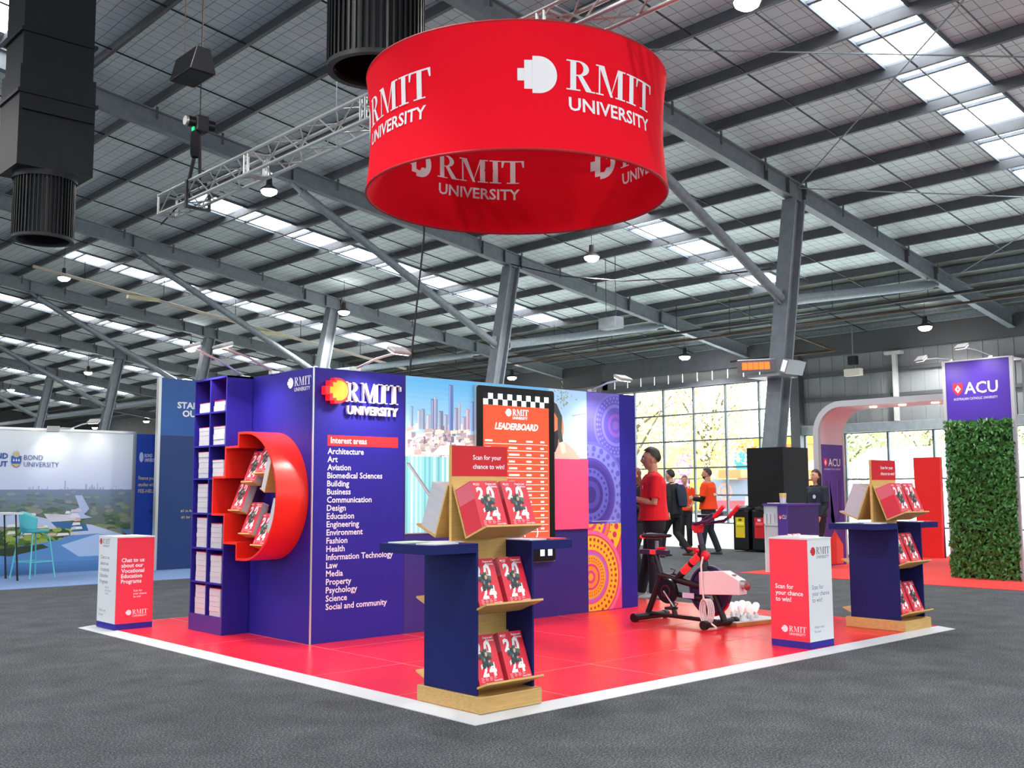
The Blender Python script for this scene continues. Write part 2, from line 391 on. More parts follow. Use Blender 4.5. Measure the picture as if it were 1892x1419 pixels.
# skylights
def pane_mesh(x0, x1, w, y0):
    z = .28
    return MB().prism([(x0,zr(x0)+z),(x1,zr(x1)+z),(x1,zr(x1)+z+.02),(x0,zr(x0)+z+.02)], (0,y0,0), (1,0,0), (0,0,1), (0,w,0)).mesh('skylight_pane', PANE)
SKF = mat('skylight_frame_paint', (98,108,117), .7)
PN = []
for k in range(9):
    a = xk[k]+.08; b = xk[k+1]-.03; c = a+(b-a)*.36
    PN.append([pane_mesh(a,c-.02,.64,.02),pane_mesh(a,c-.02,.64,-.66),pane_mesh(c+.02,b,.64,.02),pane_mesh(c+.02,b,.64,-.66)])
FR = MB()
for s in (-1,1): FR.prism([(xk[0],zr(xk[0])+.19),(xk[-1],zr(xk[-1])+.19),(xk[-1],zr(xk[-1])+.30),(xk[0],zr(xk[0])+.30)], (0,s*HW-.02,0),(1,0,0),(0,0,1),(0,.04,0))
for k in range(9):
    a = xk[k]+.08; b = xk[k+1]-.03; c = a+(b-a)*.36
    for x,wd in ((c,.045),(xk[k]+.03,.05)): FR.prism([(x-wd,zr(x)+.22),(x+wd,zr(x)+.22),(x+wd,zr(x)+.31),(x-wd,zr(x)+.31)], (0,-HW,0),(1,0,0),(0,0,1),(0,2*HW,0))
FRm = FR.mesh('skylight_frame', SKF)
big = MB().prism([(xk[0],zr(xk[0])+.33),(xk[-1],zr(xk[-1])+.33),(xk[-1],zr(xk[-1])+.35),(xk[0],zr(xk[0])+.35)], (0,-HW,0),(1,0,0),(0,0,1),(0,2*HW,0)).mesh('skylight_pane', PANE)
bigL = MB().prism([(-36.85,zr(-36.85)+.33),(-9.0,zr(-9.0)+.33),(-9.0,zr(-9.0)+.35),(-36.85,zr(-36.85)+.35)], (0,-HW,0),(1,0,0),(0,0,1),(0,2*HW,0)).mesh('skylight_pane', PANE)  # unseen slope; panes run long here for added frontal light
for i,s in enumerate(strips):
    link('skylight_pane', bigL, ceiling, loc=(0,s,0))
    if i < 3: link('skylight_pane', big, ceiling, loc=(0,s,0)); continue
    link('skylight_frame', FRm, ceiling, loc=(0,s,0))
    if i < 9:
        for q in PN:
            for me in q: link('skylight_pane', me, ceiling, loc=(0,s,0))
    else: link('skylight_pane', big, ceiling, loc=(0,s,0))
link('skylight_pane', MB().prism([(1.6,zr(1.6)+.26),(3.3,zr(3.3)+.26),(3.3,zr(3.3)+.28),(1.6,zr(1.6)+.28)], (0,16.9,0),(1,0,0),(0,0,1),(0,1.9,0)).mesh('skylight_pane', PANE), ceiling)
# portal frames
def isec(b, h, t, wb):   # I outline, b wide, h high, centred in u, v from 0
    return [(-b/2,0),(b/2,0),(b/2,t),(wb/2,t),(wb/2,h-t),(b/2,h-t),(b/2,h),(-b/2,h),(-b/2,h-t),(-wb/2,h-t),(-wb/2,t),(-b/2,t)]
BX = 16.25
def hsec(b, h, t, wb): return [(u,v-h/2) for u,v in isec(b,h,t,wb)]
ra = MB().prism(isec(.22,.46,.03,.03), (-6-BX,0,zr(-6)-.46), (0,1,0), (0,0,1), (XR-.2+6,0,zr(XR-.2)-zr(-6))).mesh('rafter', STEEL)
ct = 17.85; czt = zr(ct)-.44
cm = MB().prism(hsec(.38,.42,.045,.05), (0,0,0), (0,1,0), (1,0,0), (ct-BX,0,czt)).mesh('column', STEEL)
jx, jz = BX+(ct-BX)*5.85/czt, 5.85
s1 = MB().tube((jx-BX-.22,0,jz-.05),(10.3-BX,0,zr(10.3)-.62),.115,14).tube((10.3-BX,0,zr(10.3)-.62),(10.0-BX,0,zr(10.0)-.47),.06,8).mesh('strut', GALV, True)
s2 = MB().tube((jx-BX+.3,0,jz-.02),(24.8-BX,0,zr(24.8)-.60),.125,14).tube((24.8-BX,0,zr(24.8)-.60),(25.2-BX,0,zr(25.2)-.48),.06,8).mesh('strut', GALV, True)
pl = MB().prism(arc(0,0,.2,.2,0,360,15)[:-1], (jx-BX-.25,-.03,jz), (1,0,0),(0,0,1),(0,.06,0)).mesh('gusset_plate', STEEL)
pl2 = MB().prism(arc(0,0,.2,.2,0,360,15)[:-1], (jx-BX+.28,-.03,jz), (1,0,0),(0,0,1),(0,.06,0)).mesh('gusset_plate', STEEL)
clmm = MB().prism([(-.03,0),(.03,0),(.03,.3),(-.03,.3)], (.1,-.17,-.26), (1,0,0),(0,0,1),(0,.02,0)).mesh('fly_brace', STEELD)
stm = MB().box(-.012,.012,.016,.11,-.44,-.02).mesh('stiffener_plate', STEELD); stm2 = MB().box(-.012,.012,-.11,-.016,-.44,-.02).mesh('stiffener_plate', STEELD)
FRL = ['steel portal frame, nearest one, its raking column carrying the orange heater','steel portal frame whose column rises behind the booth screen wall','steel portal frame whose column rises above the booth logo corner','steel portal frame whose column shows above the navy bookcase','steel portal frame whose column rises above the blue display door at far left','steel portal frame whose column rises over the aerial photo wall at far left','steel portal frame, farthest one at the left edge of the hall']
for y,lb in zip(fy,FRL):
    t = thing('portal_frame', lb, 'steel frame', (BX,y,0), group='portal frames of the hall')
    for n,me in (('rafter',ra),('column',cm),('strut',s1),('strut',s2),('gusset_plate',pl),('gusset_plate',pl2)): link(n, me, t)
    for x in (10.0,16.6,17.5,18.2,23.3,25.0): link('stiffener_plate', stm, t, loc=(x-BX,0,zr(x))); link('stiffener_plate', stm2, t, loc=(x-BX,0,zr(x)))
    for x in [9.55+1.7*k for k in range(-3,10)]: link('fly_brace', clmm, t, loc=(x-BX,0,zr(x)))
# wall rods of the roof bracing
for (a,b) in (((9.9,-1.1),(18,9)),((18,9),(26,-1.1)),((9.9,9),(18,-1.1)),((18,-1.1),(26,9))):
    MB().tube((a[0],a[1],zr(a[0])-.1),(b[0],b[1],zr(b[0])-.1),.016,5).build('bracing_rod', GALV, ceiling)
# ------------------------------------------------ far long wall with glazing
DK = mat('dark_frame', (70,74,78), .5, .2)
wr = struct(MB().box(XR,XR+.15,Y0H,2.0,0,7.2).box(XR,XR+.15,26.6,Y1H,0,7.2).box(XR,XR+.15,2.0,16.9,3.7,7.2).build('wall_right', CLAD), 'grey clad long wall of the hall above the windows')
for y in [2.1+.5*k for k in range(30)]: link('cladding_rib', MB().box(XR-.025,XR,y-.04,y+.04,3.7,6.4).mesh('cladding_rib', CLAD), wr)
for z in (4.55,5.45): MB().box(XR-.14,XR-.03,2,16.9,z,z+.13).build('girt', DK, wr)
MB().box(XR-.25,XR-.02,1.5,17.2,3.36,3.68).build('lintel_beam', STEEL, wr)
MB().box(XR-.35,XR,16.75,17.15,0,6.4).build('wall_post', DK, wr); MB().box(XR-.3,XR-.15,12.93,13.07,3.7,6.0).box(XR-.4,XR-.15,12.7,13.3,6.0,6.1).build('wall_post', mat('pale_post',(176,178,176),.6), wr)
MB().box(XR-.2,XR+.1,16.9,26.8,5.55,5.75).box(XR-.2,XR+.1,16.9,26.8,6.15,7.2).build('eave_beam', STEELD, wr)
MB().box(XR-.22,XR-.01,-5,16.9,6.2,7.1).build('eave_girder', mat('dark_girder',(66,70,70),.7), wr); MB().box(XR-.22,XR-.01,26.8,60,6.0,7.1).build('eave_girder', MATS['dark_girder'], wr)
for k in range(13):
    y = 17.2+.75*k; MB().box(XR,XR+.06,y,y+.7,5.75,6.15).build('eave_panel', mat('eave_sheet',(136,140,138),.6), wr)
def window(name, y0, y1, z0, z1, ny, nz, label):
    wd = bpy.data.objects.new(name, None); COL.objects.link(wd); struct(wd, label); wd.location = (XR,y0,z0)
    dy = (y1-y0)/ny; dz = (z1-z0)/nz
    pane = MB().box(-.004,.004,.02,dy-.02,.02,dz-.02).mesh('pane', GLASS)
    for i in range(ny):
        for j in range(nz): link('pane', pane, wd, loc=(0,i*dy,j*dz))
    for i in range(ny+1): MB().box(-.05,.05,i*dy-.035,i*dy+.035,0,z1-z0).build('mullion', DK, wd)
    for j in range(nz+1): MB().box(-.04,.04,0,y1-y0,j*dz-.03,j*dz+.03).build('transom', DK, wd)
window('window_1', 17.15, 26.6, .05, 5.55, 6, 5, 'tall gridded glass wall with autumn trees behind')
window('window_2', 2.0, 16.75, .05, 3.36, 9, 2, 'low window band below grey cladding')
# ------------------------------------------------ services under the roof
def services(name, label, pts, r, m, hang=None):
    o = MB().path(pts, r, 8).build(name, m, None, True); tag(o, label, 'pipe')
    if hang:
        for x,y,z in hang: MB().tube((x,y,z),(x,y,zr(x)),.012,5).build('hanger_rod', BLACK, o)
    return o
services('sprinkler_pipe', 'black sprinkler main running under the low roof edge', [(24.6,-10,6.75),(24.6,60,6.75)], .05, BLACK, [(24.6,y,6.75) for y in range(3,40,3)])
services('sprinkler_pipe', 'brown sprinkler pipe just below the black main', [(24.9,-10,6.5),(24.9,60,6.5)], .04, mat('brown_pipe',(58,44,32),.6), [(24.9,y,6.5) for y in range(4,40,6)])
services('branch_pipe', 'brown pipe loop dropping out of the low roof near the heater', [(24.9,14.2,6.5),(28.4,14.2,6.1),(28.4,18.5,6.1)], .045, MATS['brown_pipe'])
services('cable_tray', 'long pale conduit sloping with the roof at left', [(8.2,33.4,zr(8.2)-.9),(24.5,33.4,zr(24.5)-.9)], .06, mat('pale_conduit',(190,180,164),.5), [(x,33.4,zr(x)-.9) for x in (10,13,16,19,22)])
for x in (11.6,17.0): MB().box(x,x+1.2,33.3,33.5,zr(x)-1.12,zr(x)-1.0).build('batten_light', mat('pale_batten',(214,206,170),.5), bpy.data.objects['cable_tray'])
# high-bay lamps
def highbay_mesh():
    body = MB().lathe([(.0,.34),(.07,.34),(.08,.14),(.20,.05),(.235,.0),(.21,-.01)], n=20).mesh('lamp_housing', BLACK, True)
    lens = MB().lathe([(.215,.0),(.19,-.07),(.12,-.12),(.0,-.14)], n=20).mesh('lens', LAMPM, True)
    return body, lens
hb, hl = highbay_mesh()
LP = [((9.42,33.8),.9,'glowing highbay lamp hanging beside the black duct at far left'),((9.36,19.1),.9,'glowing highbay lamp below the silver truss left of the drum sign'),((17.3,27.6),.9,'glowing highbay lamp above the booth logo corner'),((17.44,15.3),.9,'glowing highbay lamp hanging just below the red drum sign'),((9.61,4.58),.9,'glowing highbay lamp at the top edge above the truss end'),
      ((17.54,40.5),.9,'small glowing highbay lamp above the left bookcase'),((17.55,52.9),.9,'small glowing highbay lamp above the aerial photo wall'),((17.53,65.7),.9,'small glowing highbay lamp at the left picture edge'),
      ((28.63,11.07),.6,'highbay lamp under the dark low roof right of the heater'),((28.69,20.87),.6,'highbay lamp under the dark low roof left of the heater'),((28.62,30.81),.6,'highbay lamp seen just above the leaderboard screen'),((28.42,70.3),.6,'tiny distant highbay lamp left of the tall blue panel'),((28.46,80.2),.6,'tiny distant highbay lamp above the blue display door')]
for (x,y),d,lb in LP:
    t = thing('highbay_lamp', lb, 'lamp', (x,y,zr(x)-d), group='highbay lamps of the hall')
    link('lens', hl, link('lamp_housing', hb, t)); spot_light('lamp_beam', (0,0,-.16), (0,0,-2), LAMP, 150, .5, (1,.97,.94), .2, t); spot_light('lamp_uplight', (0,0,.40), (0,0,2), LAMP*.012, 172, .6, (1,.98,.96), .15, t); MB().tube((0,0,.34),(0,0,d+.262),.01,5).build('suspension_rod', BLACK, t)
# unseen lamps added for top light, continuing the grid overhead and behind the camera
for i,(x,y) in enumerate(((.7,4.6),(.7,-5.5),(-2.2,21.0),(-7.6,-5.5),(-7.6,4.6),(9.5,-5.5),(-7.6,14.7),(.7,-15.6),(9.5,-15.6),(.7,24.8))):
    t = thing('highbay_lamp', 'added unseen highbay lamp above the picture, %s of the stand' % ('over the near side','in front','behind','left front','left','right front','far left behind','far in front','far right front','far behind')[i], 'lamp', (x,y,zr(x)-.9), group='highbay lamps of the hall')
    link('lens', hl, link('lamp_housing', hb, t)); spot_light('lamp_beam', (0,0,-.16), (0,0,-2), LAMP, 150, .5, (1,.97,.94), .2, t); spot_light('lamp_uplight', (0,0,.40), (0,0,2), LAMP*.012, 172, .6, (1,.98,.96), .15, t); MB().tube((0,0,.34),(0,0,1.15),.01,5).build('suspension_rod', BLACK, t)
# black fabric-box ducts with slatted round diffusers
def duct(x, y, zb, label, boxed):
    t = thing('air_duct', label, 'air duct', (x,y,zb))
    D = .51; h = 1.15 if boxed else 1.7; top = zr(x)-zb+.05
    MB().lathe([(D,0),(D,.05),(D-.07,.05),(D-.07,0)], n=36, closed=True).build('outlet_ring', mat('duct_ring',(44,46,48),.5,.3), t, True)
    MB().lathe([(D-.08,0.04),(D-.08,h)], n=36).build('inner_drum', BLACK, t, True)
    sl = MB().box(-.012,.012,-.03,.0,.04,h).mesh('slat', mat('duct_slat',(16,17,18),.35,.2))
    for k in range(48):
        o = link('slat', sl, t); a = 2*pi*k/48; o.location = (D*cos(a),D*sin(a),0); o.rotation_euler = (0,0,a-pi/2)
    DKM = mat('duct_sheet',(34,37,39),.5,.2,noise=(2,.15))
    if boxed:
        MB().lathe([(D+.02,h-.1),(D+.02,h+.02)], n=36).build('collar', BLACK, t, True)
        MB().box(-.64,.64,-.50,.50,h,h+1.75).build('plenum_box', DKM, t)
        MB().box(-.68,.68,-.54,.54,h+1.25,h+1.31).build('flange', BLACK, t); MB().box(-.60,.60,-.58,-.505,h+.95,h+1.0).build('bracket', BLACK, t)
        MB().box(-.60,.60,-.46,.46,h+1.75,top).build('riser', DKM, t)
        for z in (h+2.35,h+3.4,h+4.4):
            if z < top: MB().box(-.65,.65,-.51,.51,z,z+.06).build('flange', BLACK, t)
    else:
        MB().lathe([(D+.02,h-.1),(D+.02,h+.2)], n=36).build('collar', BLACK, t, True)
        MB().box(-.72,.72,-.72,.72,h+.15,top).build('plenum_box', DKM, t)
    return t
duct(2.2,14.2,5.72,'black square air duct with slatted round outlet at upper left', True)
duct(2.15,4.1,5.68,'black slatted round air duct outlet behind the red drum sign', False)
# hanging wedge loudspeaker
t = thing('hanging_speaker', 'black wedge-shaped loudspeaker hanging on wires at upper left', 'speaker', (2.25,8.6,7.0))
MB().prism([(-.19,0),(.19,0),(.10,.34),(-.10,.34)], (0,-.32,0), (1,0,0),(0,0,1),(0,.64,0)).build('cabinet', BLACK, t, bevel=.01)
MB().box(-.16,.16,-.29,.29,-.012,0).build('grille', mat('speaker_grille',(30,30,31),.8,bump=(300,.4)), t)
for s in (-1,1): MB().tube((0,s*.28,.33),(0,s*.28,4.2),.006,4).build('wire', mat('rusty_wire',(110,80,66),.6), t)
# ------------------------------------------------ silver box truss and chain hoist
t = thing('lighting_truss', 'silver box truss running over the red drum sign', 'truss', (3.0,0,5.66))
for sx in (-1,1):
    for z in (0,.30): MB().tube((sx*.15,-3.2,z),(sx*.15,10.95,z),.026,10).build('chord', ALU, t, True)
TB = []
for face in range(4):
    m = MB(); a,b = [((-.15,0),(-.15,.3)),((.15,0),(.15,.3)),((-.15,0),(.15,0)),((-.15,.3),(.15,.3))][face]
    m.tube((a[0],0,a[1]),(b[0],.41,b[1]),.011,6).tube((b[0],.41,b[1]),(a[0],.82,a[1]),.011,6); TB.append(m.mesh('lattice_brace', ALU, True))
for k in range(17):
    for me in TB: link('lattice_brace', me, t, loc=(0,-3.2+.83*k,0))
CP = MB().tube((-.15,0,0),(-.15,0,.3),.02,8).tube((.15,0,0),(.15,0,.3),.02,8).tube((-.15,0,0),(.15,0,0),.02,8).tube((-.15,0,.3),(.15,0,.3),.02,8).mesh('truss_joint', ALU, True)
for y in (-3.2,-.7,-.6,2.3,2.4,5.3,5.4,8.1,8.2,10.95): link('truss_joint', CP, t, loc=(0,y,0))
t = thing('chain_hoist', 'black chain hoist carrying the far end of the silver truss', 'hoist', (3.0,9.9,5.58))
MB().box(-.2,.2,-.03,.03,-.03,.0).box(-.2,-.17,-.03,.03,0,.36).box(.17,.2,-.03,.03,0,.36).box(-.2,.2,-.03,.03,.36,.39).build('truss_clamp', BLACK, t)
MB().tube((-.15,0,.38),(0,0,1.15),.03,8).tube((.15,.25,.36),(0,0,1.15),.025,8).build('bridle', BLACK, t)
MB().box(-.1,.1,-.11,.11,1.15,1.4).build('motor_housing', BLACK, t, bevel=.02); MB().tube((-.2,0,1.3),(.22,0,1.3),.085,14).build('motor_drum', BLACKP, t, True)
MB().tube((-.24,0,1.3),(-.2,0,1.3),.07,12).build('motor_cap', ALU, t, True); MB().box(-.115,-.1,-.03,.03,1.17,1.23).build('status_light', mat('green_light',(20,200,110),.4,emit=(20,220,120),es=1.5), t)
MB().lathe([(.05,.75),(.07,.8),(.075,1.1),(.04,1.16)], (-.08,-.03,0), n=12).build('chain_bag', BLACKF, t, True)
MB().tube((0,0,1.4),(0,0,zr(3)-5.62),.008,5).build('chain', BLACK, t)
MB().path([(0,.3,.35),(.05,.38,.2),(.04,.45,.42),(.1,.6,.3),(.1,1.5,.05)], .012, 6).build('power_cable', BLACK, t, True)
o = MB().tube((3.0,6.15,5.96),(3.0,6.15,zr(3)),.008,5).build('hanging_wire', GALV); tag(o,'thin wire rising from the silver truss left of the drum','wire')
o = MB().path([(3.16,4.6,5.68),(3.22,4.65,4.2),(3.2,4.92,2.412)], .012, 6).build('power_cable', BLACK, None, True); tag(o,'black cable dropping from the truss behind the booth wall','cable')
# radiant heater on the near column
t = thing('radiant_heater', 'orange glowing radiant heater mounted on the near column', 'heater', (16.45,9,3.95))
HM = mat('heater_metal',(150,152,156),.35,.6)
hm = Matrix.Translation((-.22,.1,.2)) @ Matrix.Rotation(radians(28),4,'Z') @ Matrix.Rotation(radians(-14),4,'Y')
MB().box(-.06,.10,-.42,.42,-.14,.14,hm).build('housing', HM, t)
for k in range(5): MB().box(-.075,-.06,-.30+.125*k,-.19+.125*k,-.075,.085,hm).build('ceramic_plate', mat('hot_ceramic',(255,90,40),.5,emit=(255,84,30),es=2.2), t)
MB().box(-.15,.6,-.45,.4,-.06,.0).box(.3,.42,-.5,-.2,0,.1).build('bracket', HM, t)
hm = Matrix.Translation((.25,-.55,.15)) @ Matrix.Rotation(radians(20),4,'X')
MB().box(-.35,.35,-.08,.08,-.16,.16,hm).build('second_housing', HM, t); MB().box(-.36,-.35,-.06,.06,-.13,.13,hm).build('end_reflector', CHROME, t)

o = MB().path([(17.75,19.0,8.35),(17.5,16.5,7.55),(17.3,14,7.0),(17.2,11.5,6.7),(17.15,9.25,6.55)], .02, 6).build('slung_cable', BLACK, None, True); tag(o,'black cable slung between the two nearest columns','cable')
t = thing('junction_box', 'grey box hanging under the roof between the drum sign and the heater', 'box', (20.0,16.9,6.3)); MB().box(-.2,.2,-.35,.35,0,.35).build('housing', STEEL, t, bevel=.02); MB().tube((0,.2,.35),(0,.2,2.385),.012,5).build('wire', BLACK, t); MB().tube((0,-.2,.35),(0,-.2,2.385),.012,5).build('wire', BLACK, t)
# ================================================================== THE RED STAND
W_, K_ = (240,242,245), (16,16,20)
RED = (228,38,60)
# platform with tiles and ramp edges
pf = thing('stand_platform', 'low red glossy tiled exhibition floor with white ramp edges', 'platform', (0,0,0))
MB().box(.112,5.888,.112,5.888,0,.0288).build('sub_floor', mat('red_joint',(250,160,160),.5), pf)
ed = [.112,.9,1.9,2.9,3.9,4.9,5.888]
for i in range(6):
    for j in range(6):
        g = .005; MB().box(ed[i]+g*(i>0),ed[i+1]-g*(i<5),ed[j]+g*(j>0),ed[j+1]-g*(j<5),.0289,.0302+random.uniform(-.0006,.0006)).build('floor_tile', REDF, pf)
for k in range(4):
    m = Matrix.Translation((3,3,0)) @ Matrix.Rotation(k*pi/2,4,'Z')
    vs = [(-3,-3,0),(3,-3,0),(2.888,-2.888,0),(-2.888,-2.888,0),(-3,-3,.004),(3,-3,.004),(2.888,-2.888,.031),(-2.888,-2.888,.031)]
    MB().add([m@Vector(v) for v in vs], [(3,2,1,0),(4,5,6,7),(0,1,5,4),(1,2,6,5),(2,3,7,6),(3,0,4,7)]).build('ramp_edge', RAMP, pf)
FZ = .031
# ------------------------------------------------ booth walls
XW, YW, HWL = .917, 3.23, 2.405
bw = thing('booth_wall', 'navy booth wall listing interest areas under a glowing logo', 'booth wall', (XW,YW,FZ))
def B(x0,x1,y0,y1,z0,z1): return MB().box(x0-XW,x1-XW,y0-YW,y1-YW,z0-FZ,z1-FZ)
wp1 = B(XW,1.905,YW,YW+.05,FZ,HWL).build('wall_panel', NAVY, bw); B(1.907,4.362,YW,YW+.05,FZ,.925).build('wall_panel', mat('navy_dado',(46,38,124),.45), bw); B(1.907,4.362,YW+.01,YW+.05,.925,HWL).build('wall_panel', NAVY, bw)
wp2 = B(4.364,4.90,YW,YW+.05,FZ,HWL).build('wall_panel', NAVY, bw); B(4.902,5.17,YW,YW+.05,FZ,HWL).build('wall_panel', NAVY, bw)
wp3 = B(XW,XW+.05,YW+.051,4.95,FZ,HWL).build('wall_panel', NAVY, bw); B(XW+.051,5.17,4.90,4.95,FZ,HWL).build('wall_panel', NAVY, bw); B(5.12,5.17,YW+.051,4.899,FZ,HWL).build('wall_panel', NAVY, bw)
MB().box(-.006,.006,-.006,.006,0,HWL-FZ).build('corner_trim', ALU, bw)
B(1.903,1.909,YW-.001,YW+.01,FZ,HWL).build('joint_strip', mat('navy_dark_joint',(30,26,80),.5), bw)
# interest list, printed
p = Pr((0,-.001,-FZ))
U = lambda x: x-XW
p.rect(U(1.066),1.724,U(1.828),1.818,(232,40,48)); p.text('Interest areas',U(1.10),1.748,.052,W_,.38,.016)
L_ = ['Architecture','Art','Aviation','Biomedical Sciences','Building','Business','Communication','Design','Education','Engineering','Environment','Fashion','Health','Information Technology','Law','Media','Property','Psychology','Science','Social and community']
for i,s in enumerate(L_): p.text(s,U(1.068),1.653-i*(1.653-.309)/19,.050,(236,236,244),None,.016)
p.build('printed_list', wp1)
# raised illuminated logo
lg = MB(); P,_ = rmit_polys(); h = .178
for q in P: lg.prism([(U(1.222)+x*h*.96, 2.118+y*h-FZ) for x,y in q], (0,-.045,0),(1,0,0),(0,0,1),(0,.030,0))
WLET = mat('white_acrylic',(244,245,247),.4)
ls = lg.build('logo_letters', WLET, bw)
vs,fs,_ = text2d('UNIVERSITY', .072, .56, .03)
m = MB(); n = len(vs); a = [(U(1.243)+x,-.04,2.01+y-FZ) for x,y in vs]; m.add(a,[f for f in fs]); m.add([(x,-.015,z) for x,y,z in a],[f[::-1] for f in fs])
# side walls of the raised letters
cnt = {}
for f in fs:
    for i in range(len(f)):
        e = (f[i],f[(i+1)%len(f)]); cnt[e] = cnt.get(e,0)+1
for (i,j) in cnt:
    if (j,i) not in cnt: m.f.append((i,j,j+n,i+n))
m.build('logo_letters', WLET, bw, fix=False)
px_ = MB().prism([(U(1.115)+x*.112, 2.205+y*.112-FZ) for x,y in pixel_poly()], (0,-.085,0),(1,0,0),(0,0,1),(0,.07,0))
px_.build('logo_roundel', mat('lit_red_acrylic',(240,30,40),.4,emit=(255,22,30),es=.75), bw)
pf2 = Pr((0,-.0855,-FZ))
for q in pixel_polys(): pf2.poly([(U(1.128)+x*.088, 2.208+y*.088) for x,y in q],(255,120,30)); pf2.k -= 1
pf2.build('roundel_face', bw, mat('lit_orange_acrylic',(255,150,30),.4,emit=(255,118,18),es=1.15))
# small logo on the side wall
p = Pr((-.001,0,-FZ),(0,-1,0)); p.rmit(-.32,2.262,.078,W_,W_); p.build('small_logo', wp3)
# mural band
def mural(p, x0, x1, z0, zm, z1):
    bx = (x0,zm,x1,z1); p.rect(x0,zm,x1,z1,(96,88,196)); p.grad(x0,zm,x1,z1,(70,58,150),(112,108,206),10)
    def rings(cx,cz,spec,box):
        for r,c in spec: p.clipdisc(cx,cz,r,c,box)
    def dots(cx,cz,R,n,r,c,box):
        for i in range(n):
            a = 2*pi*i/n; x,z = cx+R*cos(a),cz+R*sin(a)
            if box[0]-r < x < box[2]+r and box[1]-r < z < box[3]+r: p.clipdisc(x,z,r,c,box,10); p.k -= 1
        p.k += 1
    cx,cz = x1-.06,2.05; rings(cx,cz,((.36,(118,116,214)),(.33,(94,88,198)),(.235,(128,124,220)),(.2,(100,88,200)),(.13,(140,96,206)),(.09,(106,90,204)),(.05,(136,100,210))),bx)
    dots(cx,cz,.305,34,.016,(130,128,222),bx); dots(cx,cz,.265,32,.013,(130,128,222),bx); dots(cx,cz,.16,20,.012,(96,86,196),bx)
    cx,cz = x0+.05,1.28; rings(cx,cz,((.58,(104,104,206)),(.545,(128,136,222)),(.40,(86,72,180)),(.37,(74,60,160)),(.33,(66,52,148)),(.29,(96,96,196)),(.2,(60,46,138)),(.15,(78,70,170)),(.09,(58,44,132))),bx)
    dots(cx,cz,.505,26,.034,(96,92,200),bx); dots(cx,cz,.44,30,.022,(96,92,200),bx); dots(cx,cz,.255,24,.018,(66,56,152),bx)
    p.rect(x0+.07,zm+.025,x0+.45,zm+.031,(206,206,226))
    bx = (x0,z0,x1,zm); p.rect(x0,z0,x1,zm,(226,66,120))
    cx,cz = x0+.02,zm+.06; rings(cx,cz,((.56,(206,46,96)),(.545,(252,200,40)),(.35,(206,46,120)),(.335,(240,130,60)),(.29,(200,70,170)),(.25,(250,190,44)),(.14,(226,60,110)),(.1,(250,180,50))),bx)
    dots(cx,cz,.45,30,.035,(206,44,96),bx); dots(cx,cz,.37,30,.012,(206,44,96),bx); dots(cx,cz,.2,22,.018,(206,44,96),bx)
    cx,cz = x0+.04,.40; rings(cx,cz,((.50,(236,110,160)),(.455,(216,50,100)),(.44,(252,196,44)),(.29,(226,80,150)),(.265,(186,110,200)),(.235,(248,170,48)),(.14,(214,60,130)),(.115,(244,150,60)),(.07,(210,70,140)),(.04,(248,170,60))),bx)
    dots(cx,cz,.40,40,.02,(196,50,60),bx); dots(cx,cz,.335,36,.016,(196,50,60),bx); dots(cx,cz,.2,34,.009,(196,60,50),bx); dots(cx,cz,.17,30,.008,(196,60,50),bx)
p = Pr((0,-.0012,-FZ)); mural(p, U(4.364), U(4.90), FZ+.005, .965, HWL-.003); p.build('mural_print', wp2)
# ------------------------------------------------ backlit photo panel
lb = thing('photo_lightbox', 'bright backlit photo panel of a city skyline behind the screen', 'lightbox', (1.907,YW,.93))
MB().box(.003,2.452,-.004,.009,0,1.472).build('frame', ALU, lb)
p = Pr((0,-.0045,0)); rnd = random.Random(3)
p.grad(.005,.74,2.45,1.47,(206,232,244),(84,168,216),14)
p.rect(.005,.72,.86,.92,(226,224,226))
for i in range(130):
    x = rnd.uniform(.01,.78); z = rnd.uniform(.76,1.06); w = rnd.uniform(.02,.06); g = rnd.choice([(236,232,232),(200,196,204),(176,168,178),(150,140,150),(222,206,196),(120,116,130)])
    p.rect(x,z-.06,x+w,z+rnd.uniform(-.03,.03),g)
for x,w,t,c in ((.06,.03,1.19,(120,150,180)),(.14,.05,1.16,(150,170,190)),(.19,.04,1.17,(120,140,170)),(.30,.08,1.27,(92,112,146)),(.34,.03,1.30,(140,156,180)),(.25,.05,1.12,(160,170,186)),(.40,.05,1.16,(110,124,150)),(.465,.045,1.13,(140,150,170)),(.52,.055,1.42,(86,116,168)),(.59,.05,1.2,(130,140,164)),(.64,.03,1.25,(150,160,180)),(.69,.05,1.12,(140,150,170)),(.74,.045,1.2,(170,150,166)),(.80,.05,1.27,(106,140,190))):
    p.rect(x,.98,x+w,t,c); p.rect(x,.98,x+w*.35,t-.01,tuple(min(255,v+44) for v in c))
for i in range(70):
    x = rnd.uniform(.01,.8); z = rnd.uniform(.72,.96); w = rnd.uniform(.03,.1); g = rnd.choice([(244,240,236),(222,214,210),(190,176,170),(168,156,160),(236,226,206)])
    p.poly([(x,z),(x+w,z+rnd.uniform(-.01,.02)),(x+w,z+.04),(x,z+.03)],g)
p.rect(.005,.01,.86,.72,(132,208,212))
for i in range(16):
    x = .01+i*.053; p.rect(x,.01,x+rnd.uniform(.015,.032),.72,rnd.choice([(178,230,232),(104,184,190),(150,216,220),(200,236,238)]))
p.poly([(.01,.66),(.05,.66),(.52,.12),(.48,.10)],(120,128,132)); p.poly([(.02,.64),(.04,.65),(.50,.12),(.49,.11)],(160,166,170))
p.disc(.56,.38,.1,(40,46,60),16); p.disc(.58,.28,.09,(236,238,240),16)
p.poly([(.30,.738),(.83,.738),(.83,.82),(.42,.83)],(240,236,236))
